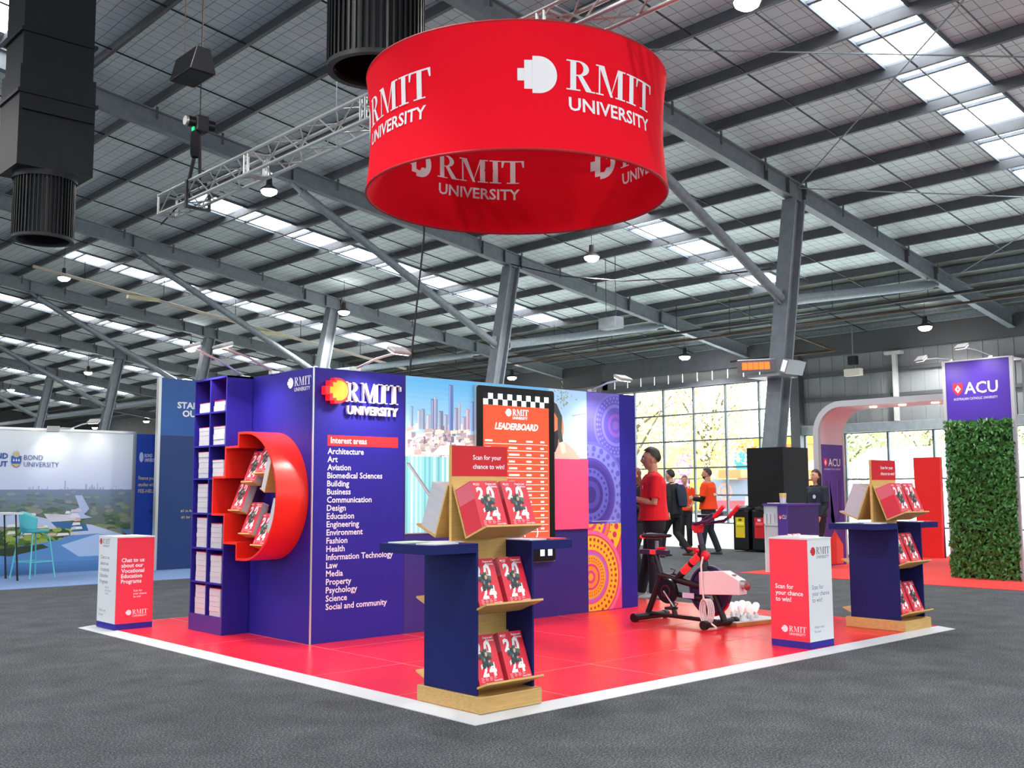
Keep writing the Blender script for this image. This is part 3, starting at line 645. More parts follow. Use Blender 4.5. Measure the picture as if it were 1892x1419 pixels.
# right half: young person outdoors
p.grad(1.87,.74,2.45,1.47,(178,208,232),(146,188,226),8)
for i in range(40):
    a = rnd.uniform(0,6.28); x,z = 2.10+rnd.gauss(0,.06),1.38+rnd.gauss(0,.07); p.poly([(x,z),(x+.05*cos(a),z+.05*sin(a)),(x+.02*cos(a+.6),z+.02*sin(a+.6))],rnd.choice([(120,140,100),(150,160,120),(96,112,90)]))
p.poly([(2.22,1.2),(2.44,1.235),(2.44,1.225),(2.22,1.19)],(110,130,160))
p.disc(1.96,1.06,.13,(226,124,86),20,.2); p.poly([(1.87,.80),(1.99,.80),(2.03,1.05),(1.87,.98)],(30,30,38))
p.poly([(1.87,1.36),(1.99,1.31),(2.07,1.18),(2.06,1.02),(2.09,.86),(2.04,.84),(2.0,1.0),(2.0,1.16),(1.95,1.22),(1.87,1.24)],(56,64,62))
p.poly([(1.87,.55),(1.9,.70),(2.02,.90),(2.10,.92),(2.26,.82),(2.38,.70),(2.40,.5)],(208,168,150)); p.poly([(2.02,.9),(2.1,.92),(2.12,.80),(2.06,.78)],(230,196,180))
p.rect(1.915,.005,2.44,.727,(236,60,84))
p.build('backlit_print', lb, GLOW)
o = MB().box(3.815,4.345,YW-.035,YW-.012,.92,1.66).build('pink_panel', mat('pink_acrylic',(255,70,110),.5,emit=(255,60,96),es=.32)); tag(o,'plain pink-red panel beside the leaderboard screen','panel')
# ------------------------------------------------ leaderboard screen
t = thing('leaderboard_screen', 'tall black-framed touch screen showing an orange leaderboard', 'screen', (2.738,YW-.065,.605))
fr = MB().prism([(.03,0),(1.04,0)]+arc(1.04,.03,.027,.03,-90,0,4)+arc(1.04,1.73,.027,.03,0,90,4)+arc(.03,1.73,.03,.03,90,180,4)+arc(.03,.03,.03,.03,180,270,4), (0,0,0),(1,0,0),(0,0,1),(0,.05,0))
fr.build('frame', BLACKP, t); MB().box(-.004,1.071,.01,.045,-.004,1.764).build('metal_edge', ALU, t)
p = Pr((0,-.001,0)); x0,x1,z0,z1 = .078,.985,.20,1.69
p.rect(x0,z0,x1,z1,(236,74,48))
n = 14; dx = (x1-x0)/n; s = .058
for r in range(2):
    for i in range(n): p.rect(x0+i*dx,z1-(r+1)*s,x0+(i+1)*dx,z1-r*s,(26,34,36) if (i+r)%2==0 else (236,240,242)); p.k -= 1
p.k += 1
p.rmit(.47,1.48,.062,W_,W_); p.text('LEADERBOARD',.53,1.335,.062,W_,.60,.03,'C',.25)
for i in range(14):
    z = 1.19-i*.068; p.rect(x0+.02,z-.003,x1-.02,z+.003,(252,206,196))
    for a,w in ((.10,.10),(.42,.10+.04*(i%3)),(.66,.09),(.86,.06)): p.rect(a,z+.02,a+w*(.8 if i else 1),z+.038,(250,226,220)); p.k -= 1
    p.k += 1
c = arc(.72,.30,.10,.10,0,360,28); c2 = arc(.72,.30,.088,.088,0,360,28)
for i in range(28): p.poly([c[i],c[i+1],c2[i+1],c2[i]],W_); p.k -= 1
p.k += 1
p.build('display', t, SCREEN)
for a in (.85,.96): MB().box(a,a+.06,-.003,0,.055,.12).build('control_button', mat('lit_button',(190,215,235),.4,emit=(180,210,235),es=.8), t)
# ------------------------------------------------ flood lamps on the wall tops
def flood(base, head, aim, label, power, lit=True):
    base,head,aim = Vector(base),Vector(head),Vector(aim)
    t = thing('arm_floodlight', label, 'floodlight', base, group='arm floodlights on booth walls')
    MB().box(-.04,.04,-.03,.03,0,.03).build('clamp', ALU, t)
    MB().path([(0,0,.02),(head-base)*.5+Vector((0,0,.03)),head-base], .011, 8).build('arm', ALU, t, True)
    q = (aim-head).to_track_quat('-Z','Y').to_matrix().to_4x4(); M = Matrix.Translation(head-base) @ q
    lh = MB().box(-.10,.10,-.06,.06,0,.035,M).build('lamp_head', mat('lamp_grey',(176,178,176),.4,.3), t, bevel=.012)
    MB().box(-.085,.085,-.045,.045,-.006,0,M).build('lens', mat('flood_lens',(255,250,240),.4,emit=(255,246,230),es=9 if lit else 1), lh)
    d = (aim-head).normalized(); spot_light('floodlight_beam', (head-base)+d*.03, (aim-base), power, 100, .8, (1,.95,.88), .08, t)
    return t
flood((1.36,3.25,2.405),(1.45,2.72,2.53),(1.4,3.23,1.6),'arm floodlight over the logo on the navy list wall',50)
flood((4.48,3.25,2.405),(4.42,2.75,2.50),(4.4,3.23,1.5),'arm floodlight with bright lens over the mural end of the booth wall',34)
flood((.94,4.50,2.405),(.42,4.55,2.67),(.75,4.5,1.6),'arm floodlight over the navy bookcase top',42)
flood((.94,3.95,2.405),(.40,3.9,2.60),(.8,3.9,1.5),'arm floodlight over the red D shaped shelf',42)
# ------------------------------------------------ brochure stacks
def cover_mesh():
    p = Pr((-.105,0,0)); p.step = 4e-5
    p.rect(0,0,.21,.297,(222,40,62))
    p.rmit(.03,.272,.010,W_,W_); p.text('Degree and',.195,.272,.012,W_,None,.02,'R'); p.text('Diploma',.2,.255,.012,W_,None,.02,'R')
    p.text('2',.026,.182,.070,W_,.056,.05); p.text('0',.104,.176,.080,W_,.060,.05); p.text('2',.044,.052,.068,W_,.054,.05); p.text('4',.106,.052,.070,W_,.064,.05)
    r = random.Random(5); G = [(64,92,90),(40,56,66),(86,112,96),(52,74,60),(120,140,120),(36,44,52)]
    for i in range(80):
        a = r.uniform(0,6.28); R = r.uniform(0,1)**.6; x,z = .100+.050*R*cos(a),.152+.056*R*sin(a); s = r.uniform(.009,.018)
        p.poly([(x+s*cos(a+k*1.57+r.uniform(-.3,.3)), z+s*sin(a+k*1.57)) for k in range(4)], r.choice(G))
    p.disc(.106,.178,.010,(214,170,140),10,.014); p.poly([(.092,.165),(.122,.165),(.128,.13),(.088,.13)],(34,40,70)); p.disc(.12,.135,.008,(200,160,120),8)
    for i in range(4):
        for j in range(4-(i+1)//2): p.rect(.02+.036*i,.040-.008*j,.02+.036*i+.02+.006*(j%2),.043-.008*j,(244,190,196)); p.k -= 1
    p.k += 1
    p.text('Course Guide',.125,.016,.010,W_,.07,.02)
    return p.mesh('front_cover', PRINT)
COVER = cover_mesh()
def stack_parts(T, key):
    s = Pr((-.1055,0,0),(0,-1,0)); s.rect(0,0,T,.297,(224,44,66)); s.rect(0,.185,T,.292,(226,104,122)); sp = s.mesh('spines', PRINT)
    pg = MB().box(-.105,.105,-T,0,0,.297).mesh('page_block', PAPER)
    bk = MB().box(-.105,.105,0,.002,0,.297).mesh('back_cover', REDS)
    return sp, pg, bk, T
SP = {T: stack_parts(T, T) for T in (.15,.11,.06)}
def stack(loc, tilt, rz, T, label, group):
    t = thing('brochure_stack', label, 'brochure stack', loc, group=group)
    t.rotation_mode = 'XYZ'; t.rotation_euler = (-tilt,0,rz)
    sp,pg,bk,_ = SP[T]
    link('page_block', pg, t); link('spines', sp, t); link('back_cover', bk, t); c = link('front_cover', COVER, t, loc=(0,-T-.0006,0)); return t
TILT = radians(21.4)
def brochure_stand(x0, y0, who, nice):
    t = thing('brochure_stand', nice, 'brochure stand', (x0,y0,FZ))
    MB().box(0,.5,0,.6,0,.095).build('base', WOOD, t, bevel=.003)
    for a,b in ((.015,.031),(.469,.485)): MB().box(a,b,.05,.55,.0955,.925).build('side_panel', NAVYD, t, bevel=.002)
    for a,b in ((-.33,.031),(.469,.83)): MB().box(a,b,.05,.55,.925,.98).build('side_shelf', NAVYD, t, bevel=.002)
    MB().box(.032,.468,.288,.312,.0955,.98).box(.02,.48,.288,.312,.98,1.57).build('centre_board', WOODE, t)
    MB().box(.02,.48,.2875,.3125,1.571,1.572).box(.022,.482,.2862,.2878,1.383,1.571).box(.022,.482,.3122,.3138,1.383,1.571).build('header_sign', mat('sign_red',(206,26,38),.45), t); hs = t.children[-1]
    p = Pr((0,.2857,0)); p.text('Scan for your',.17+.02,1.487,.028,W_,.24,.016); p.text('chance to win!',.17+.02,1.43,.028,W_,.265,.016); p.build('header_text', hs)
    for side in (-1,1):
        for tier,z in enumerate((1.018,.563,.108)):
            M = Matrix.Translation((.25,.30+side*.153,z)) @ (Matrix.Rotation(pi,4,'Z') if side > 0 else Matrix.Identity(4)) @ Matrix.Rotation(-TILT,4,'X')
            w = .232 if tier == 0 else .217
            MB().box(-w,w,0,.012,-.012,.335,M).build('holder_back', WOODE, t)
            MB().box(-.232,.232,-.195,0,-.012,0,M).build('holder_lip', WOODE, t)
            for i,xx in enumerate((-.123,.117) if tier == 0 else (-.116,.116)):
                T = .15 if tier == 0 else .11
                wp = Matrix.Translation((x0,y0,FZ)) @ M @ Vector((xx,-.003,.001))
                nm = ('top','middle','bottom')[tier]; sd = 'front' if side < 0 else 'rear'; ps = ('left','right')[i if side < 0 else 1-i]
                sk = stack(wp, TILT, pi if side > 0 else 0, T, f'red brochure stack, {ps} one on the {nm} {sd} rack of the {who} stand', 'brochure stacks on the wooden stands')
                if tier: sk.scale = (.92,1,1)
    # flyers lying on the side shelves
    fl = [(-.2,.15,.2,'white'),(-.02,.32,-.15,'white'),(-.2,.42,.05,'pale green')]
    for i,(fx,fy_,a,c) in enumerate(fl):
        M = Matrix.Rotation(a,4,'Z'); z = FZ+.9805+(.008 if i == 1 else 0)
        o = MB().box(-.105,.105,-.075,.075,0,.007 if i != 1 else .006,M).build('flyer_stack', mat('flyer_green',(206,226,206),.6) if 'green' in c else WHITE, None, loc=(x0+fx,y0+fy_,FZ+.9805))
        if i == 1: o.location.x = x0-.10+.08
        tag(o, f'{c} flyers {("near the outer corner","beside the centre board","at the back")[i]} on the left shelf of the {who} stand', 'flyers')
    for i,(fx,c,m_) in enumerate(((.56,'white',WHITE),(.74,'red',REDS))):
        o = MB().box(-.08,.08,-.105,.105,0,.006,Matrix.Rotation(.1,4,'Z')).build('flyer_stack', m_, None, loc=(x0+fx,y0+.2,FZ+.9805)); tag(o, f'{c} flyers on the right shelf of the {who} stand', 'flyers')
    return t
brochure_stand(.115,.09,'near corner','oak and navy brochure stand at the near corner of the red floor')
brochure_stand(5.25,.11,'far right','oak and navy brochure stand at the far right corner of the red floor')
# ------------------------------------------------ bookcase
BY0, BY1, BXF = 4.288, 4.945, .643
bc = thing('bookcase', 'navy two-column bookcase filled with white brochure stacks', 'bookcase', (BXF,BY0,FZ))
def C(x0,x1,y0,y1,z0,z1): return MB().box(x0-BXF,x1-BXF,y0-BY0,y1-BY0,z0-FZ,z1-FZ)
th = .018
C(.648,.912,BY1-th,BY1,FZ,HWL).build('side_board', NAVY, bc); C(.648,.912,BY0,BY0+th,FZ,1.095).build('side_board', NAVY, bc); C(.648,.912,BY0,BY0+th,1.485,HWL).build('side_board', NAVY, bc)
C(.648,.912,4.608,4.608+th,.185,HWL-th).build('divider', NAVY, bc); C(.643,.648,BY0,BY1,FZ,.186).build('kick_board', mat('navy_kick',(66,46,140),.45), bc)
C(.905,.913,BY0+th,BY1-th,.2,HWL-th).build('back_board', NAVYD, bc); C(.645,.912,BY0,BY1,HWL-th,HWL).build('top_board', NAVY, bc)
SZ = [.186,.49,.806,1.13,1.457,1.765,2.08]
for i,z in enumerate(SZ):
    C(.645,.905,4.626,BY1-th,z-.016,z).build('shelf_board', NAVY, bc)
    y0 = 4.47 if i in (3,4) else BY0+th
    C(.645,.905,y0,4.608,z-.016,z).build('shelf_board', NAVY, bc)
H1 = [.265,.27,.275,.27,.25,.17,.09]; H2 = [.25,.255,.225,0,.165,.17,.10]
ordn = ['bottom','sixth','fifth','fourth','third','second','top']
for col,HH in ((0,H1),(1,H2)):
    for i,hh in enumerate(HH):
        if not hh: continue
        y = 4.775-.03 if col == 0 else 4.452
        t = thing('book_pile', f'white brochure pile on the {ordn[i]} shelf of the {("left","right")[col]} bookcase column', 'book pile', (.655,y,SZ[i]+.001), group='brochure piles in the bookcase')
        zz = 0; k = 0
        while zz < hh-.01:
            dz = min(.042+.012*random.random(), hh-zz); j = random.uniform(-.004,.004)
            MB().box(random.uniform(0,.006),.235,-.105+j,.105+j,zz,zz+dz-.0015).build('bundle', PAPER, t); zz += dz; k += 1
        MB().box(0,.235,-.105,.105,zz,zz+.003).build('top_cover', REDS, t)
# ------------------------------------------------ red pixel-D shelf
oc = [(3.98,1.86)]+arc(3.855,1.29,.57,.57,90,270,36)[0:0]
out = [(3.98,1.86)]+[(3.855-.57*sin(pi*i/36), 1.29+.57*cos(pi*i/36)) for i in range(37)]+[(3.98,.72),(3.98,.857),(4.22,.857),(4.22,1.11),(4.455,1.11),(4.455,1.47),(4.22,1.47),(4.22,1.74),(3.98,1.74)]
def inset(P, d):
    n = len(P); A = sum(P[i][0]*P[(i+1)%n][1]-P[(i+1)%n][0]*P[i][1] for i in range(n)); s = 1 if A > 0 else -1; R = []
    for i in range(n):
        p0,p1,p2 = Vector(P[i-1]),Vector(P[i]),Vector(P[(i+1)%n]); a = (p1-p0).normalized(); b = (p2-p1).normalized()
        na = Vector((-a.y,a.x))*s; nb = Vector((-b.y,b.x))*s; m = (na+nb); m = m/max(.3,m.length_squared)*2
        q = p1+m*d; R.append((q.x,q.y))
    return R
inn = inset(out, .02); n = len(out); m = MB()
ds = thing('pixel_d_shelf', 'large red stepped D shaped display shelf on the navy wall', 'display shelf', (XW,3.855,1.29))
vs = []
for X in (.605,.916):
    for ring in (out,inn): vs += [(X-XW,y-3.855,z-1.29) for y,z in ring]
fs = []
for i in range(n):
    j = (i+1)%n
    fs += [(i,j,n+j,n+i),(2*n+j,2*n+i,3*n+i,3*n+j),(i,2*n+i,2*n+j,j),(n+j,3*n+j,3*n+i,n+i)]
m.add(vs,fs).build('shell', REDD, ds, True)
def dholder(yl, zb, facing, T, label):
    if facing == 'x':
        M = Matrix.Translation((.735,yl,zb)) @ Matrix.Rotation(-pi/2,4,'Z') @ Matrix.Rotation(-TILT,4,'X')
    else:
        M = Matrix.Translation((.76,yl,zb)) @ Matrix.Rotation(pi,4,'Z') @ Matrix.Rotation(-TILT,4,'X')
    L = Matrix.Translation((-XW,-3.855,-1.29))
    MB().box(-.105,.105,0,.008,-.01,.27,L@M).build('book_rest', WOODE, ds); MB().box(-.105,.105,-.085,0,-.01,0,L@M).build('book_rest', WOODE, ds)
    wp = M @ Vector((0,-.002,.001)); stack(wp, TILT, -pi/2 if facing == 'x' else pi, T, label, 'brochure stacks in the red D shelf')
for y,z,lb_ in ((3.69,1.465,'topmost red brochure stack inside the red D shelf'),(3.90,1.39,'second highest red brochure stack inside the red D shelf'),(4.13,1.135,'leftmost red brochure stack inside the red D shelf'),(3.93,.93,'lower middle red brochure stack inside the red D shelf'),(3.71,.835,'lowest red brochure stack inside the red D shelf')):
    dholder(y,z,'x',.06,lb_)
dholder(3.58,1.33,'y',.06,'upper sideways brochure stack inside the red D shelf, page edges showing'); dholder(3.47,.97,'y',.06,'lower sideways brochure stack at the right of the red D shelf')
# ------------------------------------------------ plinths
def plinth(x0,x1,y0,y1,z1,label,left,right,mleft,mright):
    t = thing('info_plinth', label, 'plinth', ((x0+x1)/2,(y0+y1)/2,FZ)); cx,cy = (x0+x1)/2,(y0+y1)/2; a,b = (x1-x0)/2,(y1-y0)/2; h = z1-FZ
    bd = MB().box(-a,a,-b,b,.055,h-.012).build('body', WHITE, t); MB().box(-a-.001,a+.001,-b-.001,b+.001,0,.055).build('kick_strip', mat('blue_strip',(34,30,150),.45), t); MB().box(-a-.004,a+.004,-b-.004,b+.004,h-.012,h).build('top', WHITE, t)
    p = Pr((-a-.0012,b,0),(0,-1,0)); p.rect(0,.056,2*b,h-.013,mleft); left(p,2*b); p.build('left_print', bd)
    p = Pr((-a,-b-.0012,0)); p.rect(0,.056,2*a,h-.013,mright); right(p,2*a); p.build('right_print', bd)
    return t
GREY = (90,96,112); RP = (240,58,80); WP = (222,226,230)
chat = ['Chat to us','about our','Vocational','Education','Programs']
def l1(p,w):
    p.rmit(.09,.80,.05,GREY,(200,40,50))
    for i,s in enumerate(chat): p.text(s,.05,.655-.058*i,.034,(96,104,120),None,.01)
    p.text('Scan for',.18,.38,.02,(140,146,158),None,.008); p.text('your chance',.18,.35,.02,(140,146,158),None,.008); p.text('to win!',.18,.32,.02,(140,146,158),None,.008)
    p.text("What's next",.05,.155,.022,(120,126,138),None,.005); p.text('for you?',.05,.115,.022,(120,126,138),None,.005)
def r1(p,w):
    for i,s in enumerate(chat): p.text(s,.045,.632-.050*i,.036,W_,None,.025)
    p.text('Scan for',.17,.35,.018,W_,None,.014); p.text('your chance',.17,.322,.018,W_,None,.014); p.text('to win!',.17,.294,.018,W_,None,.014)
    p.rmit(.165,.138,.042,W_,W_)
plinth(.09,.455,5.33,5.77,.905,'white and red plinth inviting to chat at the far left corner',l1,r1,WP,RP)
def l2(p,w):
    for i,s in enumerate(['Scan for','your chance','to win!']): p.text(s,.05,.475-.052*i,.036,W_,None,.022)
    p.rmit(.17,.128,.046,W_,W_)
def r2(p,w):
    p.rmit(.13,.76,.058,GREY,(200,40,50))
    for i,s in enumerate(['Scan for','your chance','to win!']): p.text(s,.05,.475-.052*i,.036,(110,118,150),None,.008)
    p.text("What's next",.07,.16,.02,(120,126,150),None,.005); p.text('for you?',.07,.125,.02,(120,126,150),None,.005)
plinth(3.70,4.06,.135,.50,.925,'red and white plinth saying scan for your chance, right front edge',l2,r2,RP,WP)
o = MB().box(-.15,.14,-.11,.11,0,.012).build('flyer_stack', WHITE, None, loc=(3.88,.33,.926)); tag(o,'flat pile of white flyers on the red and white plinth','flyers')
for k in range(9):
    o = MB().lathe([(0,0),(.018,0),(.018,.01),(0,.012)],n=10).build('badge', mat('red_sweet',(220,30,40),.4) if k%3 else WHITE, None, True, loc=(3.80+.022*k+.01*(k%2),.36+.02*(k%3),.939)); tag(o,'%s badge on the plinth flyers, %s from the left' % ('small round white' if k%3==0 else 'small round red', ('first','second','third','fourth','fifth','sixth','seventh','eighth','ninth')[k]),'badge','badges on the plinth')
# ------------------------------------------------ hanging drum sign
DC, DR = (3.0,2.86), 1.5
dr = thing('drum_sign', 'huge red fabric drum sign hanging above the booth', 'hanging sign', (DC[0],DC[1],4.24))
def rad(z): t = (z-.575)/.575; return 1.455+.045*t*t     # fabric waist
prof = [(rad(1.15*i/16),1.15*i/16) for i in range(17)]
MB().lathe(prof, n=96).build('outer_fabric', REDT, dr, True); MB().lathe([(r-.02,z) for r,z in prof], n=96).build('inner_fabric', REDT, dr, True)
for z in (0,1.15):
    MB().path([(1.49*cos(2*pi*k/72),1.49*sin(2*pi*k/72),z) for k in range(72)], .014, 8, True).build('hoop', mat('red_hoop',(170,14,30),.6), dr, True)
P,_ = rmit_polys()
def warp_out(a,b,h): r = rad(b)+.003+h; return Vector((r*cos(a),r*sin(a),b))
def warp_in(a,b,h): r = rad(b)-.023-h; return Vector((r*cos(a),r*sin(a),b))
def subdiv(poly, k=1):
    return poly
def drum_logo(ang, inside):
    sg = -1 if inside else 1; R = 1.46; p = Pr(warp=warp_in if inside else warp_out)
    L = lambda x: radians(ang)+sg*x/R
    h = .268; b0 = .565; x0 = -.30
    def rib(poly):      # cut wide polygons into slices so they follow the curve
        xs = [q[0] for q in poly]; a0,a1 = min(xs),max(xs); nn = max(1,int((a1-a0)/.06))
        for i in range(nn):
            lo,hi = a0+(a1-a0)*i/nn, a0+(a1-a0)*(i+1)/nn; pts = poly
            for lim,s_ in ((lo,1),(hi,-1)):
                o_ = []
                for k in range(len(pts)):
                    u,v = pts[k-1],pts[k]; iu = (u[0]-lim)*s_ >= -1e-9; iv = (v[0]-lim)*s_ >= -1e-9
                    if iu != iv: t = (lim-u[0])/(v[0]-u[0]); o_.append((lim,u[1]+t*(v[1]-u[1])))
                    if iv: o_.append(v)
                pts = o_
                if len(pts) < 3: break
            if len(pts) >= 3: p.poly([(L(x),z) for x,z in pts], (228,228,232)); p.k -= 1
    for q in P: rib([(x0+x*h*1.1,b0+y*h) for x,y in q])
    for q in pixel_polys(): rib([(x0-.25+x*.165,b0+.11+y*.165) for x,y in q])
    vs,fs,_ = text2d('UNIVERSITY',.115,.98,.02); p.raw([(L(x0+.02+x),b0-.185+y) for x,y in vs],fs,(228,228,232))
    p.build('printed_logo', dr)
for k in range(4): drum_logo(-103.7+90*k, False); drum_logo(73.2-90*k, True)
for k in range(4):
    a = pi/4+k*pi/2; MB().tube((1.48*cos(a),1.48*sin(a),1.15),(.14*(1 if cos(a)>0 else -1),1.0*sin(a),1.43),.006,5).build('suspension_cable', ALU, dr)
# ================================================================== EXERCISE BIKE, BULBS
BKX, BKY = 4.3, 1.9
bk = thing('exercise_bike', 'black and purple spin bike with red lights wired to a white box', 'exercise bike', (BKX,BKY,FZ))
PURP = mat('purple_paint',(48,28,70),.35); REDP = mat('red_plastic',(216,22,40),.4); REDL = mat('red_glow',(255,40,40),.4,emit=(255,36,36),es=.9)
FRM = mat('bike_frame',(24,18,24),.35)
V = lambda x,y,z: (x-BKX,y-BKY,z-FZ)
def T_(name, m, *segs, n=12):
    mb = MB()
    for a,b,r in segs: mb.tube(V(*a),V(*b),r,n)
    return mb.build(name, m, bk, True)
for nm,y in (('rear_stabiliser',2.33),('front_stabiliser',1.48)):
    o = T_(nm, FRM, ((4.08,y,.075),(4.54,y,.075),.034))
    for x in (4.05,4.52): MB().tube(V(x,y,.073),V(x+.05,y,.073),.042,14).build('end_cap', BLACKP, o, True)
T_('base_rail', FRM, ((4.3,2.33,.10),(4.3,1.48,.085),.020))
T_('rear_leg', FRM, ((4.3,2.35,.10),(4.3,2.17,.47),.030)); T_('middle_leg', FRM, ((4.3,2.0,.10),(4.3,2.08,.36),.026)); T_('front_leg', FRM, ((4.3,1.42,.10),(4.3,1.6,.56),.030))
T_('top_tube', FRM, ((4.3,2.2,.485),(4.3,1.6,.39),.034)); T_('lower_tube', FRM, ((4.3,2.1,.32),(4.3,1.6,.28),.028))
d = T_('diagonal_tube', FRM, ((4.3,1.97,.46),(4.3,1.64,.74),.034))
for a in (.25,.6): p0 = Vector((4.3,1.97,.46)).lerp(Vector((4.3,1.64,.74)),a); p1 = Vector((4.3,1.97,.46)).lerp(Vector((4.3,1.64,.74)),a+.25); MB().tube(V(*(p0+Vector((-.012,0,0)))),V(*(p1+Vector((-.012,0,0)))),.034,10).build('red_light', REDL, d, True)
T_('head_tube', FRM, ((4.3,1.62,.55),(4.3,1.665,.80),.038)); T_('stem', PURP, ((4.3,1.665,.80),(4.3,1.70,.95),.024))
T_('adjuster_knob', REDP, ((4.24,1.665,.75),(4.20,1.675,.75),.022)); T_('adjuster_lever', REDP, ((4.26,1.67,.76),(4.24,1.79,.765),.010))
T_('clamp', REDP, ((4.26,1.705,.965),(4.34,1.705,.965),.045)); MB().box(-.035,.035,1.66-BKY,1.74-BKY,.88,.93).build('console', REDP, bk, bevel=.012)
hb_ = MB()
for s in (-1,1):
    hb_.path([V(4.3,1.70,.99),V(4.3+s*.08,1.69,1.0),V(4.3+s*.12,1.62,1.01),V(4.3+s*.12,1.48,1.03),V(4.3+s*.12,1.40,1.08)], .016, 8)
    hb_.path([V(4.3+s*.05,1.66,1.0),V(4.3+s*.05,1.56,1.06),V(4.3+s*.07,1.46,1.10)], .016, 8)
hbo = hb_.build('handlebar', PURP, bk, True)
for s in (-1,1): MB().tube(V(4.3+s*.12,1.42,1.07),V(4.3+s*.12,1.31,1.17),.020,10).build('grip', REDP, hbo, True)
MB().box(-.05,.05,1.50-BKY,1.68-BKY,1.03,1.06).build('arm_pad', BLACKP, bk, bevel=.012)
T_('seat_tube', FRM, ((4.3,2.16,.46),(4.3,2.23,.68),.028)); MB().box(-.035,.035,2.08-BKY,2.42-BKY,.655,.70).build('seat_slider', PURP, bk, bevel=.004)
MB().box(-.038,-.034,2.21-BKY,2.28-BKY,.658,.70).build('slider_reflection', REDL, bk); T_('slider_knob', BLACKP, ((4.3,2.26,.655),(4.3,2.26,.60),.026)); T_('seat_lever', REDP, ((4.28,2.2,.745),(4.28,2.10,.75),.014))  # slider's red reflection put on as a small glowing plate
T_('seat_post', CHROME, ((4.3,2.22,.70),(4.3,2.22,.82),.018))
st_ = MB().loft([(V(4.3,y,z),(w,0,0),(0,0,h)) for y,z,w,h in ((2.38,.865,.02,.01),(2.36,.868,.075,.026),(2.30,.87,.085,.03),(2.22,.868,.06,.026),(2.13,.872,.028,.02),(2.05,.876,.022,.016),(2.03,.876,.008,.006))], 16); st_.build('saddle', BLACKP, bk, True)
MB().ball(V(4.27,2.37,.86),(.05,.02,.022)).build('saddle_light', REDL, bk, True)
# crank, pedals, flywheel
X0 = BKX
MB().lathe([(.0,-.03),(.115,-.03),(.125,-.01),(.125,.01),(.115,.03),(0,.03)], V(4.26,2.06,.34), 28, 'X').build('chain_guard', BLACKP, bk, True)
MB().lathe([(.045,-.035),(.06,-.035),(.06,-.03),(.045,-.03)], V(4.26,2.06,.34), 24, 'X', True).build('guard_ring', mat('dark_plum',(70,24,44),.4), bk, True)
for x,(py_,pz_) in ((4.20,(1.93,.19)),(4.40,(2.19,.48))):
    c = T_('crank_arm', CHROME, ((x,2.06,.34),(x,py_,pz_),.011)); s = -1 if x < 4.3 else 1
    MB().box(min(x,x+s*.1)-BKX,max(x,x+s*.1)-BKX,py_-.045-BKY,py_+.045-BKY,pz_-.012-FZ,pz_+.012-FZ).build('pedal', BLACK, c, bevel=.004)
    MB().path([V(x+s*.05,py_-.04,pz_),V(x+s*.05,py_-.08,pz_+.05),V(x+s*.05,py_-.02,pz_+.06)], .006, 6).build('toe_cage', BLACK, c)
fwc = V(4.31,1.58,.375)
MB().lathe([(.10,-.012),(.205,-.012),(.212,-.026),(.232,-.026),(.232,.026),(.212,.026),(.205,.012),(.10,.012)], fwc, 40, 'X', True).build('flywheel', PURP, bk, True)
MB().lathe([(.0,-.03),(.05,-.03),(.05,.03),(0,.03)], fwc, 20, 'X').build('hub', FRM, bk, True)
fwm = MB()
for k in range(5): a = 2*pi*k/5+.4; fwm.tube(fwc,(fwc[0],fwc[1]+.2*cos(a),fwc[2]+.2*sin(a)),.012,6)
fwm.build('spokes', ALU, bk)
rr = MB(); oo = arc(0,0,.236,.236,-150,-20,20)
rr.path([(fwc[0],fwc[1]+y,fwc[2]+z) for y,z in oo], .013, 6); rr.build('red_rim', REDP, bk, True)
T_('fork', FRM, ((4.26,1.62,.56),(4.26,1.58,.37),.02),((4.36,1.62,.56),(4.36,1.58,.37),.02))
MB().box(4.262-BKX,4.266-BKX,1.74-BKY,1.88-BKY,.285-FZ,.335-FZ).build('label_plate', mat('lilac_plate',(214,206,232),.5), bk)
MB().ball(V(4.27,1.60,.70),(.04,.045,.05)).build('tension_knob', REDP, bk, True)
# white generator box on the bike front
gb = MB().prism([(1.575,.345),(1.575,.555),(1.30,.575),(1.13,.50),(1.12,.37)], V(4.13,BKY,FZ)[0:1]+(-BKY,-FZ), (0,1,0),(0,0,1),(.12,0,0)).build('power_box', mat('white_box',(236,216,218),.5), bk, bevel=.004)
MB().lathe([(0,-.001),(.022,-.001),(.022,.004),(0,.004)], V(4.19,1.215,.543), 14).build('socket', mat('socket_grey',(120,112,108),.5), gb, True)
MB().tube(V(4.19,1.14,.47),V(4.19,1.08,.465),.038,16).build('lamp_cap', ALU, gb, True); MB().ball(V(4.19,1.075,.445),(.035,.03,.035)).build('lamp_cap', mat('dark_red_lens',(150,60,56),.3), gb, True)
CW = mat('white_cable',(232,222,220),.5)
o = MB().path([V(4.125,1.52,.70),V(4.11,1.53,.62),V(4.115,1.53,.45),V(4.12,1.52,.33),V(4.13,1.50,.12),V(4.15,1.40,.05)], .009, 7).build('white_cable', CW, bk, True)
for k in range(4):
    MB().path([V(4.10+.012*k,1.50-.012*k+.05*cos(a),.20+.11*sin(a)) for a in [2*pi*i/18 for i in range(18)]], .007, 6, True).build('cable_coil', CW, o, True)
